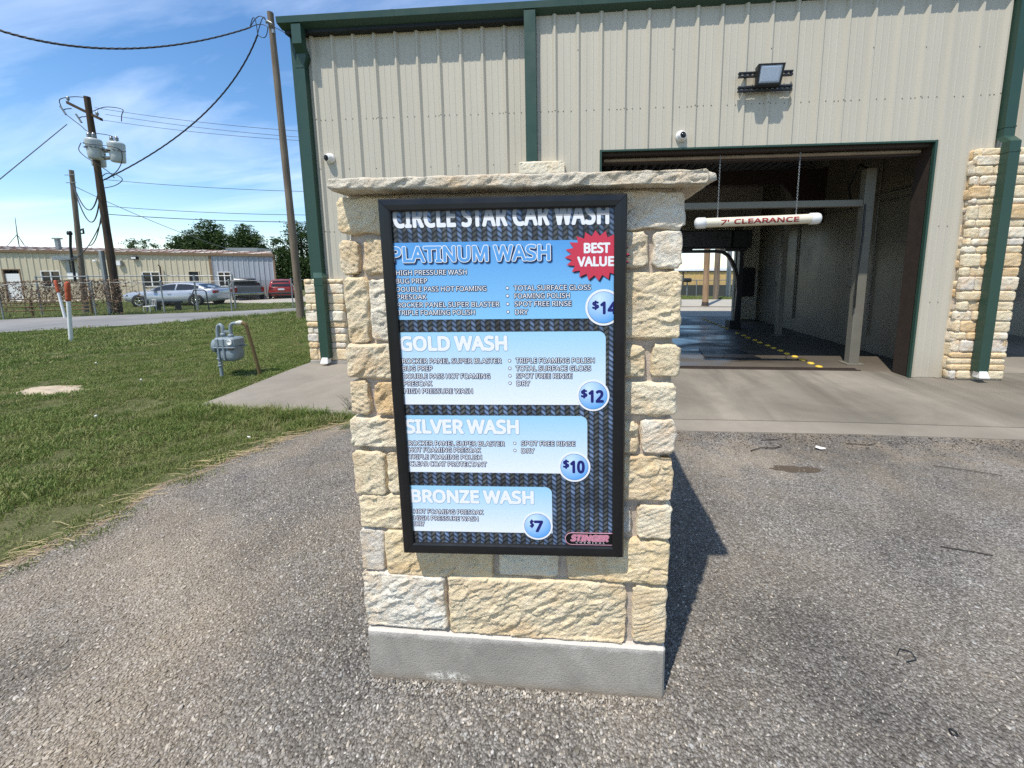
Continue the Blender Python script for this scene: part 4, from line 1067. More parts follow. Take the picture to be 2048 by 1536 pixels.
strip_sheet('gravel_drive', [(-44, 25.0), (-30, 24.2), (-25.3, 23.7), (-20.0, 23.3)], [(-45, 25.6), (-30.5, 28.3), (-26.0, 29.4), (-17, 31.5)], M['walk'], lambda x, y: hgt(x, y)+.012, 10)

# loose chips over the near part of the lot
def chip_mesh(i):
    R = random.Random(50+i); me = bpy.data.meshes.new('chip')
    import bmesh
    bm = bmesh.new(); bmesh.ops.create_icosphere(bm, subdivisions=1, radius=.5)
    sx, sy, sz = R.uniform(.8, 1.25), R.uniform(.65, 1.0), R.uniform(.45, .75)
    for v in bm.verts:
        k = R.uniform(.74, 1.12); v.co = Vector((v.co.x*sx*k, v.co.y*sy*k, v.co.z*sz*k))
    bm.to_mesh(me); bm.free(); me.materials.append(M['chips']); return me
chips = [chip_mesh(i) for i in range(7)]
pts = []; scl = []; rot = []
N = 210000
px = rng.uniform(-3.0, 3.4, N); py = .12 + 3.25*rng.uniform(0, 1, N)**1.25
# fewer towards the back of the lot and where dust lies
for x, y, u, s in zip(px, py, rng.uniform(0, 1, N), rng.gamma(9, 1/9, N)):
    if x < lot_edge(y)-.22+.24*min(1, u*1.6): continue
    if PX0-.004 < x < PX1+.004 and y > PY-.004: continue
    thin = mn.noise(Vector((x*.9, y*.9, 7)))*.35 + .62
    thin *= 1-.62*S((x-.25)/.9)*S((y-.2)/1.2)
    if u > thin*(1.0-.17*y): continue
    d = (.0068+.0035*max(0, 1-y/2.5))*s*1.05
    d *= 1-.22*S((x-.2)/.6)
    pts.append((x, y, -.004+d*.12)); scl.append((d, d, d)); rot.append((0, 0, 0))
R = random.Random(21)
for k in range(900):
    x = R.uniform(PX0-.03, PX1+.03); y = PY-.012-abs(R.gauss(0, .022)); d = R.uniform(.005, .013); pts.append((x, y, -.003+d*.25+max(0, .012-(PY-y)*.4)*R.random())); scl.append((d, d, d))
n = len(pts); rot = np.stack([rng.normal(0, .25, n), rng.normal(0, .25, n), rng.uniform(0, 6.28, n)], 1)
tag(scatter('gravel', pts, rot, scl, chips), 'grey stone chips loose over the lot round the pillar', 'gravel')

# ------------------------------------------------------------------ lawn
def tuft(i, nb, h0, h1, spread, w):
    R = random.Random(900+i); mb = MB()
    for k in range(nb):
        a = R.uniform(0, 2*PI); r = spread*math.sqrt(R.random()); x, y = r*math.cos(a), r*math.sin(a)
        h = R.uniform(h0, h1); lean = R.uniform(.1, .9)*h; b_ = R.uniform(0, 2*PI); ww = w*R.uniform(.6, 1.3)
        dx, dy = math.cos(b_)*lean, math.sin(b_)*lean; qx, qy = -math.sin(b_)*ww/2, math.cos(b_)*ww/2
        mb.add([(x-qx, y-qy, 0), (x+qx, y+qy, 0), (x+dx*.45+qx*.8, y+dy*.45+qy*.8, h*.62), (x+dx*.45-qx*.8, y+dy*.45-qy*.8, h*.62), (x+dx, y+dy, h*R.uniform(.7, 1))], [(0, 1, 2, 3), (3, 2, 4)])
    me = bpy.data.meshes.new('tuft'); me.from_pydata(mb.v, [], mb.f); me.materials.append(M['grass']); return me
near = [tuft(i, 50, .012, .040, .08, .0048) for i in range(5)] + [tuft(20+i, 30, .02, .06, .06, .005) for i in range(2)]
far = [tuft(40+i, 70, .02, .055, .23, .011) for i in range(5)]
tall = [tuft(60+i, 40, .10, .24, .14, .009) for i in range(4)]
def on_slab(x, y): return -4.33 < x < -2.0 and y > front(x)-.02 or (x > -2.3 and y > 3.5)
def road_side(x, y):
    """>0 on the near side of the road"""
    for (ax, ay), (bx, by) in zip(RN[:-1], RN[1:]):
        if min(ay, by) <= y <= max(ay, by): return x - (ax+(bx-ax)*(y-ay)/(by-ay))
    return 1 if y < -1.5 else -1
def grow(name, label, N, xr, yr, forms, smin, smax, ok):
    P = []; Sc = []
    X = rng.uniform(*xr, N); Yv = rng.uniform(*yr, N); U = rng.uniform(0, 1, N)
    for x, y, u in zip(X, Yv, U):
        if not ok(x, y, u): continue
        z = hgt(x, y)-.012
        patch = mn.noise(Vector((x*1.4, y*1.4, 2)))
        s = smin+(smax-smin)*u; s *= 1+.35*patch
        P.append((x, y, z)); Sc.append((s*1.1, s*1.1, s))
    n = len(P); R = np.stack([rng.normal(0, .12, n), rng.normal(0, .12, n), rng.uniform(0, 6.28, n)], 1)
    return tag(scatter(name, P, R, Sc, forms), label, 'grass')
def ok_near(x, y, u):
    e = lot_edge(min(3.5, y)) if y < 3.55 else -2.3
    if on_slab(x, y) or x > e+.10: return False
    if x > -2.31 and y > 3.5: return False
    d = e+.10-x
    if u > .10 and ((x+6.95)/.44)**2+((y-4.13)/.19)**2 < (.75+.9*mn.noise(Vector((x*6, y*6, 0)))+.25*u): return False
    k = min(1, .03+d*.95+.35*max(0, mn.noise(Vector((x*3, y*3, 4))))) * (.30+.70*S((mn.noise(Vector((x*1.5, y*1.5, 5)))+.5*mn.noise(Vector((x*4, y*4, 9)))+.42)/.5))
    return u < k
grow('lawn_grass', 'short green lawn grass between the lot and the slab', 26000, (-9, -2.2), (.2, 8.5), near, .75, 1.25, ok_near)
grow('lawn_grass', 'lawn grass stretching from the slab to the road', 16000, (-26, -4.3), (2, 24), far, .8, 1.25, lambda x, y, u: (x < -9 or y > 8.5) and road_side(x, y) > .05 and not (x > -4.4 and y > 3.6))
grow('verge_grass', 'longer weedy grass along the near edge of the road', 5200, (-17, -8.5), (6, 17), tall, .5, .85, lambda x, y, u: .02 < road_side(x, y) < .8*u+.2 and x > -13.6+2.5*u)
def far_ok(x, y, u):
    i = np.interp(x, [p[0] for p in RF], [p[1] for p in RF]) if x < -12.1 else 99
    return y > i+.1 and not (x > -30 and y > 23.2+u*.6)
grow('yard_grass', 'grass of the yard behind the chain link fence', 9000, (-38, -12), (8, 27), far, .8, 1.3, far_ok)
grow('field_grass', 'strip of grass seen through the open end of the bay', 3000, (3, 22), (18.5, 26.5), far, .7, 1.2, lambda x, y, u: y > 18.7+.05*x)
# weeds against the slab and pillar
grow('weed_tufts', 'ragged weeds growing along the front of the slab', 900, (-4.5, -1.6), (3.1, 3.68), [tuft(80+i, 34, .05, .14, .07, .005) for i in range(3)], .5, 1.1, lambda x, y, u: y < front(x)-.01 and x < lot_edge(min(3.5, y))+.15 and u < .25+.75*(y-3.1)/.5 and u > .1)
mb = MB(); R = random.Random(5)
for k in range(14):
    a = R.uniform(0, 6.28); L_ = R.uniform(.12, .30); x0, y0 = -2.52+R.uniform(-.04, .04), 3.66+R.uniform(-.02, .03)
    p = [(x0+math.cos(a)*L_*t*.55, y0+math.sin(a)*L_*t*.4, hgt(x0, y0)+.02+L_*(t-.28*t*t)) for t in (0, .3, .6, 1)]
    mb.tube(p, [.0022, .0018, .0013, .0006], 4, caps=False)
    for t in (.5, .7, .85): mb.tube([p[2], (p[2][0]+R.uniform(-.05, .05), p[2][1]+R.uniform(-.04, .04), p[2][2]+R.uniform(.0, .05))], [.0012, .0005], 4, caps=False)
M['weed'] = plain('weed_stem', (.09, .10, .05), .8)
tag(mb.build('tall_weed', M['weed']), 'wiry seeding weed growing at the front of the slab beside the pillar', 'weed')
# straw and dead stalks along the lot edge
mb = MB(); R = random.Random(8)
for k in range(380):
    y = R.uniform(.7, 3.4)
    if mn.noise(Vector((y*2.4, 6, 2))) < -.05 and R.random() < .8: continue
    x = lot_edge(y)+R.gauss(-.07, .09); a = R.gauss(.35, .5)+PI/2*0; L_ = R.uniform(.03, .16)
    z = hgt(x, y)+R.uniform(.002, .012)
    mb.tube([(x-L_*math.cos(a)/2, y-L_*math.sin(a)/2, z), (x, y, z+R.uniform(0, .008)), (x+L_*math.cos(a)/2, y+L_*math.sin(a)/2, z)], .0013, 4, caps=False)
mb.build('straw_litter', M['straw'], kind='stuff')
# pale bare patch
v = []; mb = MB(); cxp, cyp = -6.95, 4.13
for r in range(9):
    for k in range(40):
        a = 2*PI*k/40; q = r/8*(1+.32*mn.noise(Vector((math.cos(a)*2.2, math.sin(a)*2.2, 3)))+.15*mn.noise(Vector((math.cos(a)*7, math.sin(a)*7, 3)))); x = cxp+.47*q*math.cos(a); y = cyp+.21*q*math.sin(a)
        v.append((x, y, hgt(x, y)-.008+.04*(1-(r/8)**2)*(.6+1.5*mn.noise(Vector((x*9, y*9, 1))))))
mb.add(v, [(r*40+k, r*40+(k+1) % 40, (r+1)*40+(k+1) % 40, (r+1)*40+k) for r in range(8) for k in range(40)], 0, None, True)
o = mb.build('bare_patch', M['sand'], recalc=False, kind='structure')
# dandelion clocks and litter in the lawn
for (x, y) in ((-5.9, 4.35), (-4.9, 3.2), (-6.4, 3.0), (-5.2, 2.6), (-7.8, 5.2)):
    t = thing('dandelion', 'dandelion seed head standing in the lawn', 'dandelion', (x, y, hgt(x, y)), group='dandelion heads in the lawn')
    mb = MB(); mb.tube([(x, y, hgt(x, y)-.01), (x+.005, y, hgt(x, y)+.075)], .0018, 5); mb.build('stem', M['weed'], t)
    mb = MB(); mb.lathe([(.001, -.011), (.008, -.008), (.011, 0), (.008, .008), (.001, .011)], (x+.005, y, hgt(x, y)+.078), (0, 0, 1), 10); mb.build('seed_head', M['dandel'], t)
R = random.Random(77)
def litter(x, y, s, label, mat='litter', nm='paper_scrap'):
    mb = MB(); z = hgt(x, y)+.008
    n = 7; v = [(x+s*R.uniform(.5, 1)*math.cos(2*PI*k/n), y+s*.6*R.uniform(.5, 1)*math.sin(2*PI*k/n), z+R.uniform(0, .012)) for k in range(n)]
    v2 = [(p[0], p[1], p[2]+.0015) for p in v]
    mb.add(v+v2, [tuple(range(n))[::-1], tuple(range(n, 2*n))]+[(k, (k+1) % n, n+(k+1) % n, n+k) for k in range(n)])
    return tag(mb.build(nm, M[mat]), label, 'litter')
litter(-3.05, 2.98, .022, 'crumpled white scrap in the thin grass by the lot edge')
litter(1.97, 3.09, .055, 'torn clear and white wrapper on the lot near the apron')
litter(-3.93, 4.75, .03, 'white paper flake on the slab below the left downspout'); litter(-3.66, 4.62, .022, 'small white flake on the middle of the slab')
def twig(pts, r, label, cat='twig', nm='twig', mat='stick'):
    mb = MB(); mb.tube([(x, y, hgt(x, y)+z) for x, y, z in pts], r, 5); return tag(mb.build(nm, M[mat]), label, cat)
twig([(1.38, 3.02, .004), (1.48, 3.06, .012), (1.60, 3.07, .008), (1.68, 3.12, .012)], .004, 'dark bent twig on the lot just before the apron')
twig([(2.66, 2.86, .004), (2.85, 2.80, .008), (3.02, 2.74, .006)], .0024, 'long thin dark twig lying right on the lot')
twig([(1.93, 1.98, .003), (2.04, 1.955, .004), (2.14, 1.93, .003)], .0026, 'straight black stick on the open lot')
twig([(1.55, 3.22, .004), (1.70, 3.24, .006)], .003, 'short brown twig at the apron edge')
twig([(2.25, 3.2, .004), (2.42, 3.18, .006), (2.5, 3.21, .006)], .003, 'crooked brown twig near the drain end of the apron')
twig([(1.22, 1.36, .004), (1.25, 1.385, .004), (1.285, 1.375, .004), (1.278, 1.345, .004), (1.235, 1.335, .004)], .0020, 'small black rubber loop lying on the lot', 'rubber scrap', 'rubber_loop', 'blackp')
mb = MB(); x, y = 1.20, 1.115
mb.tube([(x+.009*math.cos(a), y+.009*math.sin(a), .002) for a in [i*PI/6 for i in range(13)]], .0025, 6); tag(mb.build('washer', M['blackp']), 'tiny black ring on the lot right of the pillar', 'washer')
# damp sunken patch in the lot
mb = MB(); v = []
for r in range(6):
    for k in range(36):
        a = 2*PI*k/36; q = r/5*(1+.5*mn.noise(Vector((math.cos(a)*2, math.sin(a)*2, 8)))+.3*mn.noise(Vector((math.cos(a)*6, math.sin(a)*6, 8)))); v.append((1.60+.20*q*math.cos(a), 2.755+.045*q*math.sin(a), -.0025))
mb.add(v, [(r*36+k, r*36+(k+1) % 36, (r+1)*36+(k+1) % 36, (r+1)*36+k) for r in range(5) for k in range(36)])
mb.build('damp_patch', M['puddle'], recalc=False, kind='structure')
# grit and leaf crumbs swept against the apron
P = []; Sc = []
for k in range(2600):
    x = R.uniform(.4, 4.6); y = front(x)-abs(R.gauss(0, .17))-.01; d = R.uniform(.003, .012)
    P.append((x, y, -.002)); Sc.append((d*R.uniform(1, 2.4), d, d*.5))
def crumb(i):
    m = chip_mesh(30+i).copy(); m.name = 'crumb'; m.materials.clear(); m.materials.append(M['stick']); return m
n = len(P); tag(scatter('leaf_crumbs', P, np.stack([np.zeros(n), np.zeros(n), rng.uniform(0, 6.28, n)], 1), Sc, [crumb(i) for i in range(3)]), 'dark crumbs of leaf and grit along the apron edge', 'debris')
# ------------------------------------------------------------------ gas meter on the lawn
gm = thing('gas_meter', 'grey gas meter with regulator on bent pipes standing in the lawn', 'gas meter', (-5.0, 4.71, hgt(-5, 4.71)))
gy = 4.71
def G_(mb, name, m, par=gm, **k): return mb.build(name, M[m], par, **k)
mb = MB(); mb.tube([(-5.115, gy, hgt(-5.1, gy)-.05), (-5.118, gy, .2), (-5.12, gy, .50)], .021, 12)
for z, r in ((.20, .030), (.235, .026), (.30, .033), (.36, .027), (.39, .034)): mb.lathe([(r*.8, -.012), (r, -.008), (r, .008), (r*.8, .012)], (-5.118, gy, z), (0, 0, 1), 12)
mb.box(-5.150, gy-.03, .43, -5.085, gy+.03, .50, bev=.008); G_(mb, 'riser_pipe', 'meter')
mb = MB(); mb.lathe([(.012, -.05), (.085, -.035), (.098, -.018), (.102, 0), (.098, .006), (.085, .012), (.075, .03), (.04, .042), (.02, .044)], (-5.175, gy+.01, .487), (-.75, -.62, .1), 28); mb.tube([(-5.175, gy+.01, .487), (-5.09, gy, .487)], .028, 12); G_(mb, 'regulator', 'meter')
mb = MB(); mb.tube([(-5.11, gy, .50), (-5.108, gy, .60), (-5.098, gy, .72), (-5.085, gy, .765), (-5.055, gy, .785), (-5.03, gy, .765), (-5.02, gy, .72), (-5.022, gy, .62)], .022, 12)
mb.lathe([(.024, -.02), (.034, -.018), (.034, .018), (.024, .02)], (-5.022, gy, .645), (0, 0, 1), 12); mb.lathe([(.024, -.014), (.031, -.012), (.031, .012), (.024, .014)], (-5.108, gy, .585), (0, 0, 1), 12); G_(mb, 'inlet_pipe', 'meter')
mb = MB(); mb.box(-5.075, gy-.105, .475, -4.785, gy+.09, .610, bev=.022); mb.box(-5.085, gy-.115, .470, -4.778, gy+.10, .484, bev=.004)
v = []; rows = [(.47, 1, .85), (.40, 1, .95), (.34, .96, .95), (.30, .86, .85), (.278, .66, .6)]
mb2 = []
for (z, sx, sy) in rows:
    for k in range(28):
        a = 2*PI*k/28; c, s_ = math.cos(a), math.sin(a); e = .45
        mb2.append((-4.93+.135*sx*math.copysign(abs(c)**e, c), gy-.005+.10*sy*math.copysign(abs(s_)**e, s_), z))
mb.add(mb2, [(i*28+k, i*28+(k+1) % 28, (i+1)*28+(k+1) % 28, (i+1)*28+k) for i in range(4) for k in range(28)]+[tuple(range(112, 140))], 0, None, True)
for x in (-5.01, -4.93): mb.box(x-.012, gy-.118, .30, x+.012, gy-.095, .60, bev=.006)
body = G_(mb, 'meter_body', 'meter')
mb = MB(); mb.lathe([(.038, 0), (.038, .008), (.032, .012), (.03, .009)], (-4.835, gy-.104, .552), (0, -1, 0), 20); mb.build('index_dial', M['white'], body)
mb = MB(); mb.box(-4.86, gy-.112, .445, -4.80, gy-.103, .466); mb.build('data_plate', M['rust'], body)
mb = MB(); mb.tube([(-4.91, gy, .60), (-4.908, gy, .70), (-4.90, gy, .76), (-4.875, gy, .795), (-4.845, gy, .803), (-4.78, gy, .806)], .022, 12)
mb.lathe([(.024, -.02), (.034, -.018), (.034, .018), (.024, .02)], (-4.909, gy, .63), (0, 0, 1), 12); mb.box(-5.0, gy-.012, .675, -4.92, gy+.012, .70); G_(mb, 'outlet_pipe', 'meter')
mb = MB(); mb.tube([(-4.80, gy, .806), (-4.76, gy+.005, .812), (-4.72, gy+.01, .806)], [.026, .031, .026], 12); G_(mb, 'sealant_wrap', 'tape')
mb = MB(); mb.tube([(-4.72, gy, .806), (-4.690, gy+.005, .800), (-4.678, gy+.01, .77), (-4.665, gy+.06, .45), (-4.65, gy+.12, hgt(-4.6, gy)-.03)], [.027, .027, .022, .021, .021], 12); G_(mb, 'service_pipe', 'pipe')

# ------------------------------------------------------------------ marker posts
def marker(x, y, top, tx, label):
    z0 = hgt(x, y); t = thing('marker_post', label, 'marker post', (x, y, z0), group='white marker posts with orange caps')
    r = .034; A = Vector((x, y, z0-.05)); B = Vector((tx, y, top)); C_ = A.lerp(B, .69)
    mb = MB(); mb.tube([A, C_], r, 16); mb.build('post', M['white'], t)
    mb = MB(); d = (B-C_); L_ = d.length; mb.lathe([(r*.95, -.004), (r+.008, 0), (r+.009, .06), (r+.006, .07), (r+.009, .09), (r+.009, .17), (r+.006, .18), (r+.009, .2), (r+.009, L_-.04), (r*.85, L_-.012), (r*.4, L_), (.002, L_)], C_, d, 16); mb.build('cap', M['orange'], t)
marker(-11.48, 7.30, 1.325, -11.32, 'white marker post with an orange cap standing in the lawn near the road')
marker(-17.55, 11.12, 1.28, -17.68, 'leaning white marker post with an orange cap across the road at the fence')

# ------------------------------------------------------------------ utility poles and wires
def pole(mb, b, t, r0, r1, n=14):
    b, t = Vector(b), Vector(t); pts = [b.lerp(t, i/12) for i in range(13)]
    mb.tube(pts, [r0+(r1-r0)*i/12+.004*math.sin(i*2.1) for i in range(13)], n)
bp = thing('utility_pole', 'tall bare grey wooden service pole beside the left end of the building', 'utility pole', (-9.30, 11.37, hgt(-9.3, 11.37)))  # pole, wire and pipe fence coordinates scaled about the camera
mb = MB(); pole(mb, (-9.30, 11.37, -0.13), (-9.38, 11.37, 9.18), .112, .080); mb.build('pole_shaft', M['woodgrey'], bp)
mb = MB(); mb.tube([(-9.49, 11.32, 8.88), (-9.37, 11.22, 8.86), (-9.27, 11.26, 8.81)], .03, 8); mb.box(-9.30, 11.26, 8.56, -9.24, 11.34, 8.66); mb.build('wire_bracket', M['steel'], bp)
tp = thing('utility_pole', 'dark leaning street pole carrying a crossarm and three grey transformers', 'utility pole', (-17.19, 12.32, hgt(-17.19, 12.32)))
TX, TY = -17.16, 12.32
mb = MB(); pole(mb, (-17.19, 12.32, -0.20), (-17.14, 12.32, 7.54), .115, .082); mb.build('pole_shaft', M['wooddark'], tp)
arm = MB(); a0, a1 = Vector((-17.86, 12.28, 7.36)), Vector((-16.77, 12.36, 6.80)); d = (a1-a0).normalized(); sd = d.cross(Vector((0, 0, 1))).normalized()*.04; up = Vector((0, 0, .045))
arm.hexa([tuple(p) for p in (a0-sd-up, a0+sd-up, a1+sd-up, a1-sd-up, a0-sd+up, a0+sd+up, a1+sd+up, a1-sd+up)]); arm.build('crossarm', M['wooddark'], tp)
def insul(x, y, z, par, ax=(0, 0, 1), s=1):
    mb = MB(); mb.lathe([(.02*s, 0), (.02*s, .05*s), (.055*s, .06*s), (.06*s, .09*s), (.03*s, .10*s), (.055*s, .12*s), (.055*s, .15*s), (.03*s, .16*s), (.035*s, .20*s), (.005, .21*s)], (x, y, z), ax, 12)
    return mb.build('insulator', M['insul'], par)
insul(-17.82, 12.28, 7.40, tp, s=.8); insul(-16.88, 12.34, 6.90, tp, s=.8)
for (x, z) in ((-18.05, 7.12), (-17.50, 6.84)):                      # fused cut-outs
    mb = MB(); mb.tube([(x-.08, TY-.06, z+.13), (x+.06, TY-.04, z-.15)], .028, 10); mb.build('fuse_cutout', M['insul'], tp)
    b_ = MB(); b_.tube([(x-.01, TY-.05, z), (x+.10, TY-.04, z+.04), (x+.25, TY, z+.06)], .014, 6); b_.build('cutout_bracket', M['blackp'], tp)
def transformer(x, y, z0, z1, r):
    mb = MB(); mb.lathe([(r*.78, 0), (r*.84, .02), (r*.90, .2), (r, z1-z0-.12), (r*1.02, z1-z0-.10), (r*1.02, z1-z0-.05), (r*.9, z1-z0+.0), (r*.4, z1-z0+.03), (.01, z1-z0+.04)], (x, y, z0), (0, 0, 1), 28)
    o = mb.build('transformer', M['tank'], tp)
    insul(x-r*.4, y-r*.2, z1, o, s=1.0); insul(x+r*.35, y-r*.1, z1, o, s=1.0)
    for k in range(3):
        b_ = MB(); a = -1.0+k*.5; b_.tube([(x+r*.95*math.cos(a), y+r*.95*math.sin(a)-.0, z1-.3), (x+(r+.10)*math.cos(a), y+(r+.10)*math.sin(a), z1-.3)], .025, 8); b_.build('bushing', M['insul'], o)
    b_ = MB(); b_.box(x-.10, y-r*.99-.012, z1-.34, x+.02, y-r*.90, z1-.30); b_.build('rust_band', M['rust'], o)
    return o
transformer(-16.88, TY-.20, 5.42, 6.08, .205); transformer(-16.33, TY+.02, 5.36, 6.02, .215); transformer(-17.38, TY+.22, 5.30, 6.0, .205)
mb = MB(); mb.box(-17.2, TY-.12, 5.72, -16.5, TY+.12, 5.78); mb.box(-17.2, TY-.12, 5.48, -16.5, TY+.12, 5.53); mb.build('transformer_bracket', M['steel'], tp)
mb = MB(); mb.box(-17.36, TY-.20, -.05, -17.26, TY-.10, 2.3); mb.build('conduit_guard', M['steel'], tp)
th = thing('utility_pole', 'thin grey wooden pole behind the street pole near the long cream building', 'utility pole', (-26.37, 17.51, -0.00))
mb = MB(); pole(mb, (-26.36, 17.51, -0.70), (-25.85, 17.51, 6.67), .125, .085); mb.build('pole_shaft', M['woodgrey'], th)
mb = MB(); mb.tube([(-26.44, 17.36, 1.09), (-26.40, 17.36, 2.80), (-26.28, 17.36, 3.45)], .05, 8); mb.lathe([(.09, 0), (.10, .10), (.07, .2)], (-26.24, 17.31, 3.45), (0, 0, 1), 10); mb.tube([(-25.79, 17.44, 3.69), (-25.63, 17.44, 3.77), (-25.63, 17.44, 3.53), (-25.83, 17.44, 3.53)], .04, 6); mb.build('conduit', M['blackp'], th)
for z in (6.41, 6.04):
    mb = MB(); mb.tube([(-26.1, 17.40, z), (-25.55, 17.40, z)], .018, 6); mb.build('step_bolt', M['steel'], th)

def wire(pts, r, label, name='power_line', mat='wire', sag=0, n=26, twist=0, group=None):
    pts = [Vector(p) for p in pts]; out = []
    for a, c in zip(pts[:-1], pts[1:]):
        for i in range(n): 
            t = i/n; p = a.lerp(c, t); p.z -= sag*4*t*(1-t); out.append(p)
    out.append(pts[-1]); mb = MB()
    if twist:
        for q in range(3):
            mb.tube([p+Vector((math.cos(i*1.1+q*2.09), .3*math.sin(i*1.1+q*2.09), math.sin(i*1.1+q*2.09)))*twist for i, p in enumerate(out)], r, 6)
    else: mb.tube(out, r, 6)
    return tag(mb.build(name, M[mat]), label, 'wire', group)
# the two heavy service drops that meet at the grey pole
PB = Vector((-9.56, 11.32, 8.81))
def mid(a, b, c, t): return a*(1-t)**2+b*2*t*(1-t)+c*t*t
E0, E1, E2 = Vector((-12.45, 7.5, 6.63)), Vector((-11.03, 8.9, 6.91)), Vector((-10.03, 11.33, 8.78))
ctrl = E1*2-(E0+E2)*.5
wire([mid(E0, ctrl, E2, t) for t in np.linspace(0, 1, 70)], .013, 'heavy twisted black service cable sagging across the upper left sky', 'service_cable', n=1, twist=.016)
F0, F1, F2 = Vector((-16.95, 12.32, 4.785)), Vector((-12.49, 11.8, 6.50)), PB+Vector((-.24, 0, -.24))
ctrl = F1*2-(F0+F2)*.5
wire([mid(F0, ctrl, F2, t) for t in np.linspace(0, 1, 60)], .013, 'twisted black service cable sagging from the transformer pole up to the grey pole', 'service_cable', n=1, twist=.016)
for k, (a, c, w) in enumerate(((E2, PB+Vector((.1, 0, .03)), .26), (E2, PB+Vector((.15, 0, -.1)), .1), (F2, PB+Vector((.1, 0, -.05)), -.18), (F2+Vector((0, 0, .02)), PB+Vector((.05, 0, .15)), .22), (E2, F2, .36))):
    m = (a+c)/2+Vector((.05, 0, w))
    mb = MB(); mb.tube([mid(a, m*2-(a+c)*.5, c, t) for t in np.linspace(0, 1, 14)], .011, 5); mb.build('connector_loop', M['wire'], bp)
wire([PB+Vector((.2, 0, .0)), (-8.25, 10.55, 8.05), (-5.95, 8.1, 6.35)], .012, 'black service cable running from the grey pole down behind the eave', 'service_cable', n=6)
for (z0, z1, y, lab) in ((7.18, 6.17, 0, 'uppermost of the three thin bare lines running right from the street pole top'), (7.07, 6.06, .28, 'middle one of the three thin bare lines running right from the street pole top'), (6.82, 5.89, .08, 'lowest of the three thin bare lines running right from the street pole crossarm')):
    wire([(-16.91, TY+y, z0), (-9.5, TY+y, z1), (-4.6, TY+y, z1-.25)], .007, lab, 'power_line', 'thinwire', .08)
for (z0, z1, r, lab) in ((4.79, 4.22, .008, 'thin neutral wire running right from below the transformers'), (3.87, 3.44, .009, 'upper of the two phone cables low on the street pole'), (3.59, 3.20, .013, 'lower and thicker of the two phone cables low on the street pole')):
    wire([(-17.0, TY, z0), (-9.5, TY, z1), (-4, TY, z1-.2)], r, lab, 'phone_cable' if z0 < 4.2 else 'power_line', 'wire', .06)
for (dx, sag, lab) in ((0, .93, 'upper black loop of cable slung between the thin pole and the street pole'), (.1, 1.25, 'lower black loop of cable slung between the thin pole and the street pole')):
    wire([(-25.80, 17.44, 6.04-dx), (-17.27, TY, 4.34-dx*2.5)], .02, lab, 'slack_cable', 'wire', sag, 24)
wire([(-25.75, 17.44, 5.88), (-19.95, 20.19, 2.64)], .014, 'thin drop wire from the thin pole down to the roof', 'drop_wire', 'thinwire', .2)
wire([(-17.23, 12.32, 3.77), (-21.90, 15.00, 2.72), (-29.60, 18.90, 2.47)], .016, 'upper slack phone wire running from the street pole to the roof stack', 'drop_wire', 'thinwire', .35)
wire([(-17.23, 12.32, 3.49), (-29.68, 18.82, 2.39)], .016, 'lower slack phone wire running from the street pole to the roof', 'drop_wire', 'thinwire', .75)
wire([(-17.9, 12.2, 6.62), (-16.71, 9.73, 4.16), (-15.73, 7.30, 1.74)], .012, 'guy wire slanting down to the left of the street pole', 'guy_wire', 'thinwire', .0)
for pts, lab in (([(-17.2, 12.1, 5.98), (-16.9, 11.9, 5.86), (-16.3, 12.08, 5.82), (-16.02, 12.2, 5.72), (-16.02, 12.2, 5.35), (-16.3, 12.2, 5.0), (-16.85, 12.2, 4.72)], 0),
                 ([(-17.25, 12.05, 5.95), (-17.28, 11.98, 5.7), (-17.0, 11.92, 5.45), (-16.75, 12.0, 5.25), (-16.5, 12.15, 4.98), (-16.4, 12.2, 4.8)], 0),
                 ([(-16.95, 12.2, 4.78), (-16.7, 12.2, 4.95), (-16.35, 12.2, 4.92), (-16.1, 12.2, 4.74), (-16.4, 12.2, 4.55), (-16.9, 12.2, 4.46)], 0),
                 ([(-17.15, 12.3, 7.50), (-17.6, 12.3, 7.55), (-18.12, 12.28, 7.48), (-18.1, 12.26, 7.24)], 0),
                 ([(-17.95, 12.28, 6.95), (-17.5, 12.28, 6.6), (-17.1, 12.2, 6.35), (-16.5, 12.25, 6.25), (-16.3, 12.3, 6.18)], 0),
                 ([(-17.1, 12.4, 7.1), (-16.6, 12.4, 7.22), (-16.05, 12.45, 7.15), (-16.1, 12.45, 6.95), (-16.14, 12.45, 6.75)], 0)):
    out = []
    P_ = [Vector(p) for p in pts]
    for i in range(len(P_)-1):
        p0, p1, p2, p3 = P_[max(0, i-1)], P_[i], P_[i+1], P_[min(len(P_)-1, i+2)]
        for k in range(6):
            t = k/6; out.append(.5*((2*p1)+(p2-p0)*t+(2*p0-5*p1+4*p2-p3)*t*t+(3*p1-p0-3*p2+p3)*t**3))
    mb = MB(); mb.tube(out+[P_[-1]], .012, 6); mb.build('jumper_cable', M['wire'], tp)
mb = MB(); mb.tube([(-16.99, 12.12, 3.69), (-16.83, 12.08, 2.72), (-16.79, 12.08, 2.15), (-16.95, 12.12, 0.45)], .011, 6); mb.build('ground_wire', M['wire'], tp)
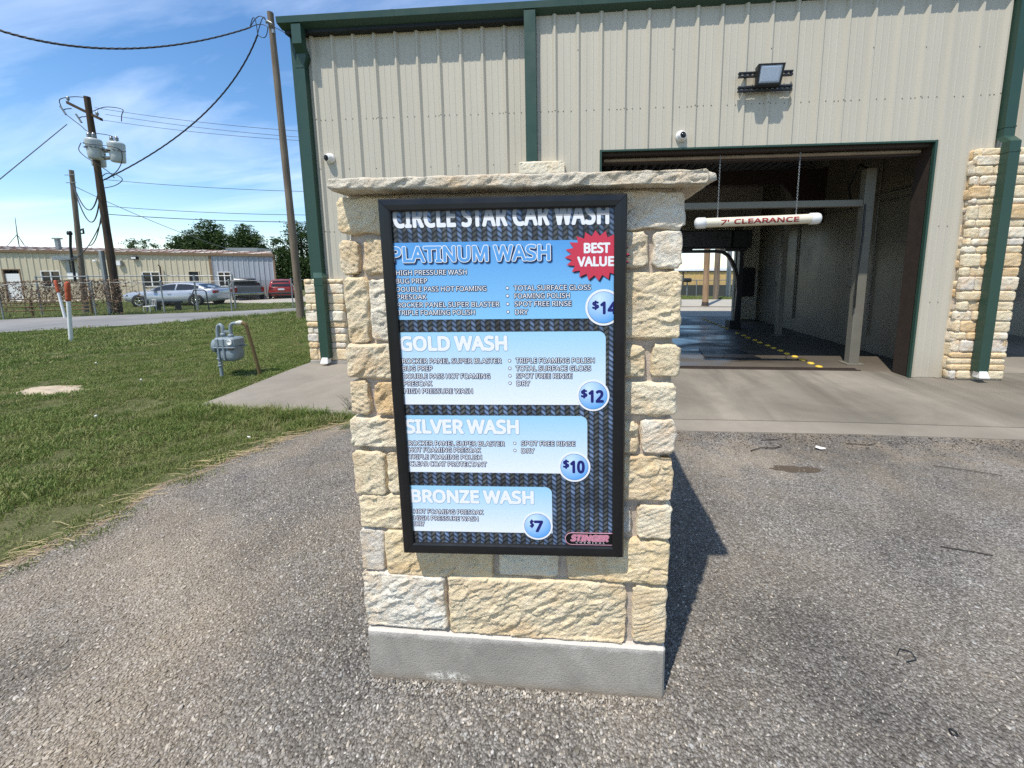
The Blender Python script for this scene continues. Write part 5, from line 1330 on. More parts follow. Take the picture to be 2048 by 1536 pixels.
# ------------------------------------------------------------------ long cream metal building across the road
BA = math.atan2(.22721, .97385)
wh = thing('metal_building', 'long low cream metal building with a rusty roof and a bare zinc right end', 'building', (-26.075, 29.545, 0), (0, 0, BA))
GZ = -.63
def wribs(mb, x0, x1, z0, z1, holes=(), y=0, pitch=.42, mi=0):
    prof = []
    n = int((x1-x0)/pitch)+1
    for k in range(n+1):
        c = x0+k*pitch; prof += [(c-.07, 0), (c-.025, .04), (c+.025, .04), (c+.07, 0)]
    xs = [p[0] for p in prof]; hs = [p[1] for p in prof]
    br = {x0, x1}
    for h in holes: br |= {h[0], h[1]}
    pts = sorted({x for x in xs if x0 < x < x1} | br); hv = np.interp(pts, xs, hs)
    for i in range(len(pts)-1):
        a, c = pts[i], pts[i+1]; m = (a+c)/2; spans = [(z0, z1)]
        for (xa, xb, za, zb) in holes:
            if xa <= m <= xb:
                spans = [(z0, za), (zb, z1)] if za > z0 else [(zb, z1)]
        for (q0, q1) in spans:
            mb.add([(a, y-hv[i], q0), (c, y-hv[i+1], q0), (c, y-hv[i+1], q1), (a, y-hv[i], q1)], [(0, 1, 2, 3)], mi)
rollup = (-18.85, -17.85, GZ, 1.80); W1 = (-16.44, -15.26, .50, 1.66); W2 = (-9.66, -8.52, .45, 1.54); DR = (-6.42, -5.72, GZ, 1.58); W3 = (-4.27, -3.42, .40, 1.50)
mb = MB(); wribs(mb, -32, -4.86, GZ, 3.1, [rollup, W1, W2, DR]); mb.build('front_wall', M['cream'], wh, local=True, recalc=False)
mb = MB(); wribs(mb, -4.66, 0, GZ, 2.86, [W3], 0, .38); mb.build('zinc_wall', M['zinc'], wh, local=True, recalc=False)
mb = MB(); mb.hexa([(-.02, 0, GZ), (0, 0, GZ), (-4.3, 7, GZ), (-4.32, 7, GZ), (-.02, 0, 2.84), (0, 0, 2.84), (-4.3, 7, 2.84), (-4.32, 7, 2.84)]); mb.box(-32, .5, GZ, -31.9, 7, 3.0); mb.box(-32, 6.9, GZ, -4.4, 7, 2.9); mb.build('end_wall', M['cream'], wh, local=True)  # right end wall, and roof above, sheared along the camera's line of sight
mb = MB(); mb.box(-4.86, -.05, GZ, -4.66, .03, 2.88); mb.box(-.1, -.05, GZ, .03, .0, 2.84); mb.build('corner_trim', M['brownm'], wh, local=True)
def ez(x): return 2.86+.0175*(-x)
mb = MB(); mb.hexa([(-32, -.16, ez(-32)-.06), (.05, -.16, ez(0)-.06), (.05, .0, ez(0)-.06), (-32, .0, ez(-32)-.06), (-32, -.18, ez(-32)+.14), (.05, -.18, ez(0)+.14), (.05, .0, ez(0)+.14), (-32, 0, ez(-32)+.14)]); mb.build('eave_gutter', M['brownm'], wh, local=True)
mb = MB()
for k in range(76):
    x = -31.92+k*.42; x1 = x+.42
    A_, B_ = ez(x)+.145, ez(x1)+.145; rise = .42
    mb.add([(x, -.15, A_), (x1, -.15, B_), (x1-2.1, 3.4, B_+rise), (x-2.1, 3.4, A_+rise)], [(0, 1, 2, 3)])
    mb.hexa([(x-.03, -.15, A_), (x+.03, -.15, A_), (x-2.07, 3.4, A_+rise), (x-2.13, 3.4, A_+rise), (x-.015, -.15, A_+.04), (x+.015, -.15, A_+.04), (x-2.085, 3.4, A_+rise+.04), (x-2.115, 3.4, A_+rise+.04)])
mb.hexa([(-32, 3.4, ez(-32)+.50), (-2.1, 3.4, ez(0)+.50), (-4.4, 7.1, ez(0)), (-32, 7.1, ez(-32)), (-32, 3.4, ez(-32)+.56), (-2.1, 3.4, ez(0)+.56), (-4.4, 7.1, ez(0)+.1), (-32, 7.1, ez(-32)+.1)])
mb.build('roof', M['rustroof'], wh, local=True)
mb = MB(); mb.hexa([(-32, 3.6, ez(-32)+.5), (-15.6, 3.6, ez(-14)+.5), (-15.6, 6.4, ez(-14)+.5), (-32, 6.4, ez(-32)+.5), (-32, 4.4, ez(-32)+1.0), (-17, 4.4, ez(-14)+.72), (-17, 6.4, ez(-14)+.72), (-32, 6.4, ez(-32)+1.0)]); mb.build('roof_monitor', M['whiteroof'], wh, local=True)
mb = MB(); mb.box(-5.1, 2.4, 3.2, -2.6, 4.6, 3.66); rb = mb.build('rooftop_unit', M['steel'], wh, local=True)
mb = MB(); mb.box(-16.25, 1.0, 3.2, -16.03, 1.22, 4.28); mb.box(-16.34, .93, 4.22, -15.94, 1.30, 4.32); mb.build('vent_stack', M['steel'], wh, local=True)
def window(x0, x1, z0, z1):
    mb = MB(); w = .045
    mb.box(x0-w, -.055, z1, x1+w, .04, z1+w); mb.box(x0-w, -.07, z0-w, x1+w, .04, z0); mb.box(x0-w, -.054, z0, x0, .04, z1); mb.box(x1, -.054, z0, x1+w, .04, z1); m = (x0+x1)/2; mb.box(m-.03, -.05, z0, m+.03, .04, z1)
    fr = mb.build('window', M['white'], wh, local=True)
    mb = MB(); mb.box(x0, .02, z0, m-.03, .03, z1); mb.box(m+.03, .02, z0, x1, .03, z1); p = mb.build('pane', M['darkglass'], fr, local=True)
for w in (W1, W2, W3): window(*w)
mb = MB(); 
for k in range(11): mb.box(rollup[0], .03, GZ+k*.195, rollup[1], .05, GZ+k*.195+.19)
d = mb.build('roller_door', M['white'], wh, local=True)
mb = MB(); mb.box(rollup[0]-.07, -.05, GZ, rollup[0], .05, rollup[3]+.07); mb.box(rollup[1], -.05, GZ, rollup[1]+.07, .05, rollup[3]+.07); mb.box(rollup[0], -.05, rollup[3], rollup[1], .05, rollup[3]+.07); mb.build('door_frame', M['brownm'], d, local=True)
mb = MB(); mb.box(DR[0], .05, GZ, DR[1], .08, DR[3]); d = mb.build('door', M['blackp'], wh, local=True)
mb = MB(); mb.box(DR[0]-.06, -.05, GZ, DR[0], .06, DR[3]+.06); mb.box(DR[1], -.05, GZ, DR[1]+.06, .06, DR[3]+.06); mb.box(DR[0], -.05, DR[3], DR[1], .06, DR[3]+.06); mb.build('door_frame', M['cream'], d, local=True)
mb = MB(); mb.box(-15.13, -.5, 2.54, -13.96, -.04, 2.84); mb.box(-14.65, -.12, 1.1, -14.45, -.05, 2.54); mb.build('wall_duct', M['steel'], wh, local=True)
mb = MB(); mb.box(-14.69, -.125, 1.06, -14.0, -.05, 1.57); mb.build('sign_board', M['white'], wh, local=True)
for x0, x1, z0, z1, m in ((-12.8, -12.59, 2.38, 2.54, 'white'), (-11.25, -10.9, 2.06, 2.5, 'steel'), (-10.18, -9.8, 2.57, 2.82, 'blackp')):
    mb = MB(); mb.box(x0, -.22, z0, x1, -.045, z1, bev=.02); l = mb.build('wall_lamp', M[m], wh, local=True)
    mb = MB(); mb.box(x0+.04, -.235, z0+.05, x1-.04, -.222, z1-.06); mb.build('lens', M['white'], l, local=True)
mb = MB(); mb.tube([(-8.30, -.15, GZ), (-8.30, -.15, 2.0), (-8.30, -.3, 2.13)], .04, 8); mb.build('vent_pipe', M['rust'], wh, local=True)
an = thing('antenna_mast', 'thin tripod antenna mast rising behind the roof of the long cream building', 'antenna', (-47.3, 28.2, GZ))
mb = MB(); mb.tube([(-48.0, 28.4, GZ), (-48.0, 28.4, 4.6), (-47.9, 28.4, 6.2)], [.035, .035, .015], 6)
for a in (0, 2.1, 4.2): mb.tube([(-48+.7*math.cos(a), 28.4+.7*math.sin(a), 3.6), (-48, 28.4, 4.8)], .02, 5)
mb.build('mast', M['thinwire'], an)

# ------------------------------------------------------------------ chain link fence with dry vines
FL = [(-24.5, 8.1), (-19.6, 10.95), (-17.4, 11.82), (-15.45, 12.4), (-13.75, 13.35), (-12.2, 14.55), (-11.2, 16.6), (-10.0, 25)]
FP = []
for a, c in zip(FL[:-1], FL[1:]):
    L_ = math.hypot(c[0]-a[0], c[1]-a[1]); n = max(1, round(L_/2.4))
    for i in range(n): FP.append((a[0]+(c[0]-a[0])*i/n, a[1]+(c[1]-a[1])*i/n))
fe = thing('chain_link_fence', 'grey chain link fence along the far side of the road', 'fence', (FP[0][0], FP[0][1], hgt(*FP[0])))
for (x, y) in FP:
    mb = MB(); z = hgt(x, y); mb.tube([(x, y, z-.05), (x, y, z+1.19)], .022, 8); mb.lathe([(.026, 0), (.036, .02), (.02, .045), (.002, .05)], (x, y, z+1.19), (0, 0, 1), 8); mb.build('post', M['steel'], fe)
mb = MB(); mb.tube([(x, y, hgt(x, y)+1.17) for x, y in FP], .014, 6); mb.build('top_rail', M['steel'], fe)
for i, ((ax, ay), (bx, by)) in enumerate(zip(FP[:-1], FP[1:])):
    L_ = math.hypot(bx-ax, by-ay); me = bpy.data.meshes.new('wire_mesh'); z0, z1 = hgt(ax, ay), hgt(bx, by)
    me.from_pydata([(0, 0, .03), (L_, 0, .03+z1-z0), (L_, 0, 1.16+z1-z0), (0, 0, 1.16)], [], [(0, 1, 2, 3)]); me.materials.append(M['link'])
    o = bpy.data.objects.new('wire_mesh', me); COL.objects.link(o); o.parent = fe; o.location = (ax-fe.location.x, ay-fe.location.y, z0-fe.location.z); o.rotation_euler = (0, 0, math.atan2(by-ay, bx-ax))
pf = thing('pipe_fence', 'taller pipe rail fence standing behind the chain link fence', 'fence', (-18.25, 12.89, -0.00))
mb = MB(); mb.tube([(-20.52, 12.41, 1.38), (-16.38, 13.14, 1.39), (-14.27, 14.03, 1.36)], .022, 8)
mb.build('rail', M['steel'], pf)
for (x, y) in ((-20.52, 12.41), (-18.8, 12.7), (-16.95, 13.03), (-15.4, 13.54), (-14.27, 14.03)):
    mb = MB(); mb.tube([(x, y, -.05), (x, y, 1.42)], .03, 8); mb.build('post', M['steel'], pf)
pg = thing('board_rails', 'low row of weathered horizontal rails beside the fence at the far left', 'fence', (-21.09, 11.27, -0.00))
for z in (.18, .32, .46, .59):
    mb = MB(); mb.tube([(-25.1, 9.1, z), (-21.5, 11.2, z), (-18.3, 12.33, z)], .022, 6); mb.build('rail', M['pipe'], pg)
for (x, y) in ((-25.1, 9.1), (-23.2, 10.2), (-21.5, 11.2), (-19.9, 11.8), (-18.3, 12.33)):
    mb = MB(); mb.tube([(x, y, -.1), (x, y, .66)], .035, 6); mb.build('post', M['pipe'], pg)
mb = MB(); R = random.Random(31)
for k in range(1500):
    t = R.random(); 
    if R.random() > (1.0 if t < .62 else .55): continue
    i = t*(len(FP)*.50); i0 = int(i); f_ = i-i0
    if i0+1 >= len(FP): continue
    xx = FP[i0][0]+(FP[i0+1][0]-FP[i0][0])*f_
    if xx > -15.9 or R.random() < S((xx+17.6)/1.6)*.8: continue
    x = FP[i0][0]+(FP[i0+1][0]-FP[i0][0])*f_; y = FP[i0][1]+(FP[i0+1][1]-FP[i0][1])*f_; z = hgt(x, y)
    zz = z+min(1.22, abs(R.gauss(.92, .25))); a = R.uniform(0, 6.28); p = [(x, y+R.uniform(-.08, .08), zz)]
    for s in range(4):
        a += R.gauss(0, .7); q = p[-1]; p.append((q[0]+.12*math.cos(a), q[1]+R.uniform(-.04, .04), min(z+1.26, max(z+.05, q[2]+.10*math.sin(a)-.012))))
    mb.tube(p, .006, 3, caps=False)
    if R.random() < .9:
        for s in range(3):
            q = p[R.randrange(5)]; r = R.uniform(.02, .05); b_ = R.uniform(0, 6.28)
            mb.add([(q[0]+r*math.cos(b_), q[1]-.02, q[2]+r*math.sin(b_)), (q[0]-r*math.sin(b_), q[1]+.02, q[2]+r*math.cos(b_)), (q[0]-r*math.cos(b_), q[1], q[2]-r*math.sin(b_))], [(0, 1, 2)])
tag(mb.build('dry_vines', M['vine'], recalc=False, kind='stuff'), 'tangled dry brown vines grown over the chain link fence', 'vines')
bn = thing('bench', 'dark low bench standing in the yard behind the fence', 'bench', (-16.8, 13.3, 0))
mb = MB(); mb.box(-17.25, 13.45, .28, -16.2, 13.7, .38); mb.build('seat', M['blackp'], bn)
for x in (-17.18, -16.28):
    mb = MB(); mb.box(x-.03, 13.48, -.05, x+.03, 13.67, .28); mb.build('leg', M['blackp'], bn)
ch = thing('chair', 'small white wire chair in the yard grass behind the fence', 'chair', (-16.6, 12.75, 0))
mb = MB(); mb.box(-16.78, 12.77, .22, -16.50, 13.0, .25); mb.build('seat', M['white'], ch)
for x in (-16.77, -16.51):
    for y in (12.78, 12.99):
        mb = MB(); mb.tube([(x, y, -.05), (x, y, .22)], .010, 6); mb.build('leg', M['white'], ch)
mb = MB()
for k in range(5): mb.tube([(-16.77+k*.065, 13.0, .24), (-16.77+k*.065, 13.02, .48)], .008, 5)
mb.tube([(-16.77, 13.02, .48), (-16.51, 13.02, .48)], .010, 5); mb.build('backrest', M['white'], ch)
sk = thing('pipe_stand', 'bent black pipe stand before the silver car', 'pipe', (-15.0, 13.3, 0))
mb = MB(); mb.tube([(-15.25, 13.3, -.05), (-15.25, 13.3, .73), (-15.20, 13.3, .82), (-14.88, 13.4, .82), (-14.80, 13.4, .75), (-14.76, 13.4, -.05)], .02, 8); mb.build('pipe_frame', M['blackp'], sk)

# ------------------------------------------------------------------ vehicles
def loft(mb, st, mi=0, close=True):
    """st: list of (x, [(y, z)...]) half sections from bottom to top centre"""
    v = []; n = None
    for x, hp in st:
        full = [(x, -y, z) for y, z in hp] + [(x, y, z) for y, z in reversed(hp[:-1] if hp[-1][0] < 1e-6 else hp)]
        n = len(full); v += full
    f = []
    for i in range(len(st)-1):
        for k in range(n): f.append((i*n+k, i*n+(k+1) % n, (i+1)*n+(k+1) % n, (i+1)*n+k))
    if close: f += [tuple(range(n))[::-1], tuple((len(st)-1)*n+k for k in range(n))]
    mb.add(v, f, mi, None, True)
def wheel(car, x, y, r, w, side, spokes=5):
    mb = MB(); ax = (0, side, 0)
    mb.lathe([(r*.62, -w/2), (r*.93, -w/2), (r, -w*.3), (r, w*.3), (r*.93, w/2), (r*.66, w/2), (r*.62, w*.4)], (x, y, r), ax, 28); wl = mb.build('wheel', M['tyre'], car, local=True)
    mb = MB(); mb.lathe([(r*.56, w*.30), (r*.66, w*.52), (r*.68, w*.48), (r*.66, w*.36)], (x, y, r), ax, 28); mb.lathe([(.002, w*.5), (r*.14, w*.5), (r*.16, w*.34)], (x, y, r), ax, 14)
    for k in range(spokes):
        a = 2*PI*k/spokes+.3; c, s = math.cos(a), math.sin(a); q0, q1 = r*.12, r*.62; t0, t1 = r*.10, r*.085
        yy0, yy1 = y+side*w*.49, y+side*w*.40
        P = [(x+c*q0-s*t0, yy0, r+s*q0+c*t0), (x+c*q0+s*t0, yy0, r+s*q0-c*t0), (x+c*q1+s*t1, yy0, r+s*q1-c*t1), (x+c*q1-s*t1, yy0, r+s*q1+c*t1)]
        mb.hexa([(p[0], yy1, p[2]) for p in P]+P)
    mb.build('rim', M['chrome'], wl, local=True)
    mb = MB(); mb.lathe([(.002, w*.05), (r*.62, w*.05), (r*.62, w*.02)], (x, y, r), ax, 20); mb.build('brake_shadow_disc', M['blackp'], wl, local=True)

def body_sec(hw, zb, zt, crown=.02):
    return [(hw*.80, zb), (hw*.95, zb+.05), (hw, zb+(zt-zb)*.40), (hw*.985, zb+(zt-zb)*.66), (hw*.94, zt-.05), (hw*.86, zt), (0, zt+crown)]
def arch(mb, x, y, r, side, w=.02):
    mb.lathe([(r*.3, 0), (r, 0), (r, w), (r*.3, w)], (x, y, .36), (0, side, 0), 24)
# silver sedan, seen from its left side, nose to the left
sc = thing('sedan', 'silver four door sedan parked on the grass behind the fence', 'car', (-26.14, 22.01, -.60), (0, 0, math.radians(193.5)))
mb = MB(); loft(mb, [(-2.56, [(.55, .46), (.62, .48), (.66, .62), (.66, .76), (.62, .90), (.56, .96), (0, .98)]), (-2.50, body_sec(.80, .34, 1.05)), (-2.3, body_sec(.90, .27, 1.085)), (-1.9, body_sec(.945, .22, 1.08)), (-1.3, body_sec(.955, .20, 1.05)), (-.5, body_sec(.945, .19, 1.0)), (.3, body_sec(.945, .19, .98)), (1.0, body_sec(.945, .20, .985)), (1.5, body_sec(.95, .22, .965)), (2.0, body_sec(.93, .26, .92)), (2.35, body_sec(.87, .32, .84)), (2.5, body_sec(.78, .38, .76)), (2.56, [(.5, .46), (.55, .48), (.6, .52), (.6, .6), (.58, .66), (.5, .70), (0, .71)])])
mb.build('body', M['silver'], sc, local=True)
TX_ = [1.12, .70, .30, -.10, -.55, -1.0, -1.45, -1.85, -2.08]; TZ_ = [.98, 1.22, 1.40, 1.46, 1.475, 1.45, 1.37, 1.20, 1.075]
def gtop(x): return float(np.interp(-x, [-q for q in TX_], TZ_))
def ghw(t): return .875-.27*t
mb = MB(); st = []
for x in TX_:
    z = gtop(x); b0 = .965 if x > -1.3 else 1.0; t = min(1, max(0, (z-.97)/.5)); st.append((x, [(.86, b0-.05), (.875, b0), (ghw(t*.55), b0+(z-b0)*.55), (ghw(t*.92), b0+(z-b0)*.93), (ghw(t)*.86, z), (0, z+.02)]))
loft(mb, st); mb.build('roof', M['silver'], sc, local=True)
def glass_band(x0, x1, t0, t1, side, car, top, hwf, base=.98, n=8, lift=.012, mat='darkglass'):
    mb = MB(); v = []
    for i in range(n+1):
        x = x0+(x1-x0)*i/n; z = top(x)
        for t in (t0, t1):
            zz = base+(z-base)*t; T = (zz-.97)/.5; v.append((x, side*(hwf(max(0, T))+lift), zz))
    mb.add(v, [(2*i, 2*i+2, 2*i+3, 2*i+1) for i in range(n)]); return mb.build('side_window', M[mat], car, local=True)
for sd in (1, -1):
    glass_band(.80, -.33, .10, .84, sd, sc, gtop, ghw); glass_band(-.42, -1.62, .10, .84, sd, sc, gtop, ghw)
mb = MB(); mb.add([(1.14, -.76, 1.0), (1.14, .76, 1.0), (.36, .60, 1.40), (.36, -.60, 1.40)], [(0, 1, 2, 3)]); mb.build('windscreen', M['darkglass'], sc, local=True)
mb = MB(); mb.add([(-2.08, -.70, 1.10), (-2.08, .70, 1.10), (-1.48, .56, 1.385), (-1.48, -.56, 1.385)], [(0, 1, 2, 3)]); mb.build('rear_window', M['darkglass'], sc, local=True)
for x in (1.53, -1.52):
    for sd in (1, -1):
        mb = MB(); arch(mb, x, sd*.93, .425, sd, .03); mb.build('wheel_arch', M['blackp'], sc, local=True)
        wheel(sc, x, sd*.885, .37, .22, sd)
for sd in (1, -1):
    mb = MB(); mb.box(2.26, sd*.66-.14, .62, 2.53, sd*.66+.14, .76, bev=.03); mb.build('headlight', M['lens'], sc, local=True)
    mb = MB(); mb.box(-2.575, sd*.66-.16, .80, -2.38, sd*.66+.17, .98, bev=.03); mb.build('tail_lamp', M['lampred'], sc, local=True)
    mb = MB(); mb.box(.62, sd*.97-.08, .99, .80, sd*.97+.08, 1.12, bev=.03); mb.build('mirror', M['silver'], sc, local=True)
    for xd in (.05, -1.15):
        mb = MB(); mb.box(xd-.22, sd*.955-.012, .80, xd-.02, sd*.955+.012, .83); mb.build('door_handle', M['silver'], sc, local=True)
mb = MB(); mb.box(2.48, -.45, .42, 2.575, .45, .62, bev=.02); mb.build('grille', M['blackp'], sc, local=True)
mb = MB(); mb.box(-2.35, -.62, 1.10, -2.22, .62, 1.14); mb.box(-2.3, -.55, 1.06, -2.26, -.5, 1.11); mb.box(-2.3, .5, 1.06, -2.26, .55, 1.11); mb.build('spoiler', M['silver'], sc, local=True)
# grey pickup, seen from behind and its left
pk = thing('pickup_truck', 'grey pickup truck parked tail outward before the zinc clad wall', 'truck', (-27.34, 27.83, -.60), (0, 0, math.radians(140)))
pk.scale = (.98, .92, .88)
mb = MB(); loft(mb, [(-2.75, body_sec(.90, .55, 1.18, 0)), (-2.7, body_sec(.97, .50, 1.2, 0)), (-1.0, body_sec(.98, .48, 1.2, 0)), (-.45, body_sec(.98, .46, 1.2)), (1.2, body_sec(.98, .46, 1.18)), (2.2, body_sec(.96, .48, 1.12)), (2.7, body_sec(.90, .52, 1.02)), (2.8, body_sec(.82, .56, .92))]); mb.build('body', M['greycar'], pk, local=True)
mb = MB(); loft(mb, [(-.55, [(.90, 1.15), (.90, 1.2), (.80, 1.6), (.72, 1.82), (.62, 1.86), (0, 1.88)]), (.3, [(.90, 1.15), (.90, 1.2), (.80, 1.6), (.72, 1.84), (.62, 1.88), (0, 1.9)]), (.75, [(.90, 1.15), (.90, 1.2), (.80, 1.6), (.72, 1.78), (.62, 1.82), (0, 1.84)]), (1.4, [(.88, 1.13), (.88, 1.15), (.84, 1.17), (.8, 1.18), (.7, 1.18), (0, 1.19)])]); mb.build('cab', M['greycar'], pk, local=True)
mb = MB(); mb.add([(-.565, -.74, 1.28), (-.565, .74, 1.28), (-.565, .66, 1.74), (-.565, -.66, 1.74)], [(0, 1, 2, 3)]); mb.build('rear_window', M['darkglass'], pk, local=True)
for sd in (1, -1):
    mb = MB(); mb.add([(-.3, sd*.905, 1.24), (.95, sd*.905, 1.24), (.66, sd*.795, 1.70), (-.3, sd*.795, 1.70)], [(0, 1, 2, 3)]); mb.build('side_window', M['darkglass'], pk, local=True)
    mb = MB(); mb.box(-2.79, sd*.87-.09, .72, -2.70, sd*.87+.09, 1.12, bev=.02); mb.build('tail_lamp', M['lampred'], pk, local=True)
    mb = MB(); mb.box(.85, sd*1.08-.1, 1.22, .98, sd*1.08+.1, 1.42, bev=.03); mb.build('mirror', M['blackp'], pk, local=True)
    for x in (1.75, -1.75):
        mb = MB(); arch(mb, x, sd*.965, .47, sd, .03); mb.build('wheel_arch', M['blackp'], pk, local=True); wheel(pk, x, sd*.90, .38, .25, sd)
mb = MB(); mb.box(-2.79, -.76, .70, -2.74, .76, 1.18, bev=.015); mb.box(-2.80, -.70, .93, -2.785, .70, 1.0); mb.build('tailgate', M['greycar'], pk, local=True)
mb = MB(); mb.box(-2.92, -.95, .46, -2.72, .95, .66, bev=.03); mb.build('bumper', M['chrome'], pk, local=True)
mb = MB(); mb.box(-2.6, -.80, 1.192, -.62, .80, 1.225); mb.build('bed_cover', M['blackp'], pk, local=True)
# red suv
sv = thing('suv', 'dark red sport utility vehicle parked beside the grey pickup', 'car', (-25.20, 29.12, -.60), (0, 0, math.radians(128)))
sv.scale = (.92, .92, .90)
mb = MB(); loft(mb, [(-2.28, body_sec(.74, .40, 1.0)), (-2.2, body_sec(.86, .32, 1.08)), (-1.6, body_sec(.92, .28, 1.08)), (0, body_sec(.93, .27, 1.05)), (1.2, body_sec(.92, .28, 1.02)), (1.9, body_sec(.88, .32, .94)), (2.2, body_sec(.74, .38, .82))]); mb.build('body', M['redcar'], sv, local=True)
mb = MB(); loft(mb, [(-2.15, [(.82, 1.02), (.82, 1.06), (.76, 1.2), (.70, 1.32), (.6, 1.36), (0, 1.38)]), (-1.85, [(.86, 1.0), (.86, 1.05), (.76, 1.4), (.68, 1.6), (.58, 1.65), (0, 1.67)]), (-.6, [(.88, 1.0), (.88, 1.05), (.76, 1.42), (.68, 1.64), (.58, 1.69), (0, 1.71)]), (.4, [(.88, 1.0), (.88, 1.03), (.76, 1.4), (.68, 1.58), (.58, 1.62), (0, 1.64)]), (1.25, [(.84, .98), (.84, 1.0), (.8, 1.01), (.78, 1.02), (.7, 1.03), (0, 1.04)])]); mb.build('roof', M['redcar'], sv, local=True)
mb = MB(); mb.add([(-2.25, -.66, 1.10), (-2.25, .66, 1.10), (-2.03, .56, 1.57), (-2.03, -.56, 1.57)], [(0, 1, 2, 3)]); mb.build('rear_window', M['darkglass'], sv, local=True)
for sd in (1, -1):
    mb = MB(); mb.add([(-1.7, sd*.865, 1.12), (.85, sd*.885, 1.08), (.2, sd*.735, 1.54), (-1.55, sd*.725, 1.56)], [(0, 1, 2, 3)]); mb.build('side_window', M['darkglass'], sv, local=True)
    mb = MB(); mb.box(-2.31, sd*.72-.16, .88, -2.14, sd*.72+.12, 1.06, bev=.03); mb.build('tail_lamp', M['lampred'], sv, local=True)
    for x in (1.4, -1.35):
        mb = MB(); arch(mb, x, sd*.915, .44, sd, .03); mb.build('wheel_arch', M['blackp'], sv, local=True); wheel(sv, x, sd*.85, .36, .23, sd)
mb = MB(); mb.box(-2.34, -.84, .40, -2.2, .84, .58, bev=.03); mb.build('bumper', M['blackp'], sv, local=True)
mb = MB(); mb.box(-2.315, -.22, .78, -2.28, .22, .92); mb.build('licence_plate', M['plate'], sv, local=True)

# ------------------------------------------------------------------ trees
def tree(label, base, lobes, n, ls, mat, seed, trunk=.35, group=None):
    """lobes: (x, y, z, rx, ry, rz) clumps; many leaf sprays scattered through their volume"""
    R = random.Random(seed); t = thing('tree', label, 'tree', base, group=group)
    mb = MB(); bx, by, bz = base
    for (x, y, z, rx, ry, rz) in lobes:
        q = [Vector((bx, by, bz-.2)), Vector((bx+(x-bx)*.15, by+(y-by)*.15, bz+(z-bz)*.45)), Vector((bx+(x-bx)*.6, by+(y-by)*.6, bz+(z-bz)*.75)), Vector((x, y, z))]
        mb.tube(q, [trunk, trunk*.7, trunk*.35, trunk*.12], 8)
    mb.build('trunk', M['bark'], t)
    V = []; F = []; Cc = []; tot = sum(l[3]*l[4]*l[5] for l in lobes)
    for (x, y, z, rx, ry, rz) in lobes:
        k = int(n*rx*ry*rz/tot); sub = []
        for i in range(max(8, k//38)):
            d = Vector((R.gauss(0, 1), R.gauss(0, 1), R.gauss(0, 1))).normalized()*(R.random()**.35)
            sub.append((x+d.x*rx, y+d.y*ry, z+d.z*rz, R.uniform(.45, 1.0), R.random()))
        for i in range(k):
            sx_, sy_, sz_, sr, tone = R.choice(sub)
            d = Vector((max(-1.7, min(1.7, R.gauss(0, 1))), R.gauss(0, 1), max(-1.2, min(1.2, R.gauss(0, .75)))))*sr*.38*min(1.4, (rx+rz)/2*.55+.35)
            p = Vector((sx_, sy_, sz_))+d; s = ls*R.uniform(.6, 1.4)
            a = Vector((R.gauss(0, 1), R.gauss(0, 1), R.gauss(0, .6))).normalized(); b_ = a.cross(Vector((R.gauss(0, 1), R.gauss(0, 1), R.gauss(0, 1)))).normalized()
            o = len(V); V += [p-a*s, p-b_*s*.45, p+a*s, p+b_*s*.45]; F.append((o, o+1, o+2, o+3)); tn = min(1, max(0, tone*.7+R.random()*.3)); Cc += [(tn, R.random(), 0)]*4
    mb = MB(); mb.v = [tuple(p) for p in V]; mb.f = F; mb.m = [0]*len(F); mb.smooth = [False]*len(F); mb.c = Cc
    mb.build('crown', M[mat], t, recalc=False)
    return t
tree('big dark oak rising behind the middle of the cream building roof', (-47, 43.5, -0.6), [(-50.74, 43.00, 4.99, 0.84, 1.2, 0.97), (-48.58, 43.00, 5.51, 1.08, 1.4, 1.26), (-46.12, 43.00, 6.45, 1.11, 1.5, 1.29), (-44.74, 43.00, 5.83, 0.82, 1.2, 0.96), (-47.42, 43.00, 4.65, 1.41, 1.8, 1.65), (-49.74, 43.00, 4.43, 1.09, 1.4, 1.27), (-45.86, 43.00, 4.88, 1.24, 1.6, 1.45), (-43.9, 43.2, 4.7, 1.2, 1.5, 1.3)], 14500, .125, 'leafdark', 1, .35)
tree('rounded dark oak to the right of the big oak behind the building', (-41.4, 43.5, -0.6), [(-41.58, 43.00, 5.85, 1.18, 1.5, 1.38), (-40.11, 43.00, 4.99, 0.81, 1.1, 0.96), (-42.87, 43.00, 4.96, 0.73, 1.0, 0.87), (-40.95, 43.00, 4.52, 1.3, 1.6, 1.25)], 7000, .125, 'leafdark', 2, .3)
tree('dense dark oak beside the right end of the cream building', (-34.8, 43.6, -0.6), [(-37.31, 43.00, 4.42, 0.96, 1.3, 1.15), (-34.32, 43.00, 6.05, 1.30, 1.7, 1.55), (-32.36, 43.00, 5.20, 1.30, 1.7, 1.55), (-36.55, 43.00, 1.76, 1.45, 1.8, 1.74), (-33.91, 43.00, 2.35, 1.7, 1.9, 1.9), (-37.0, 43.2, 3.0, 1.3, 1.6, 1.6), (-35.2, 43.2, 0.9, 1.7, 1.8, 1.7), (-33.71, 43.00, -0.2, 1.37, 1.7, 1.66), (-35.96, 43.00, -0.2, 1.4, 1.5, 1.47), (-37.73, 43.00, 0.54, 0.97, 1.3, 1.17), (-35.4, 43.4, 3.9, 1.4, 1.6, 1.6)], 23000, .13, 'leafdark', 3, .4)
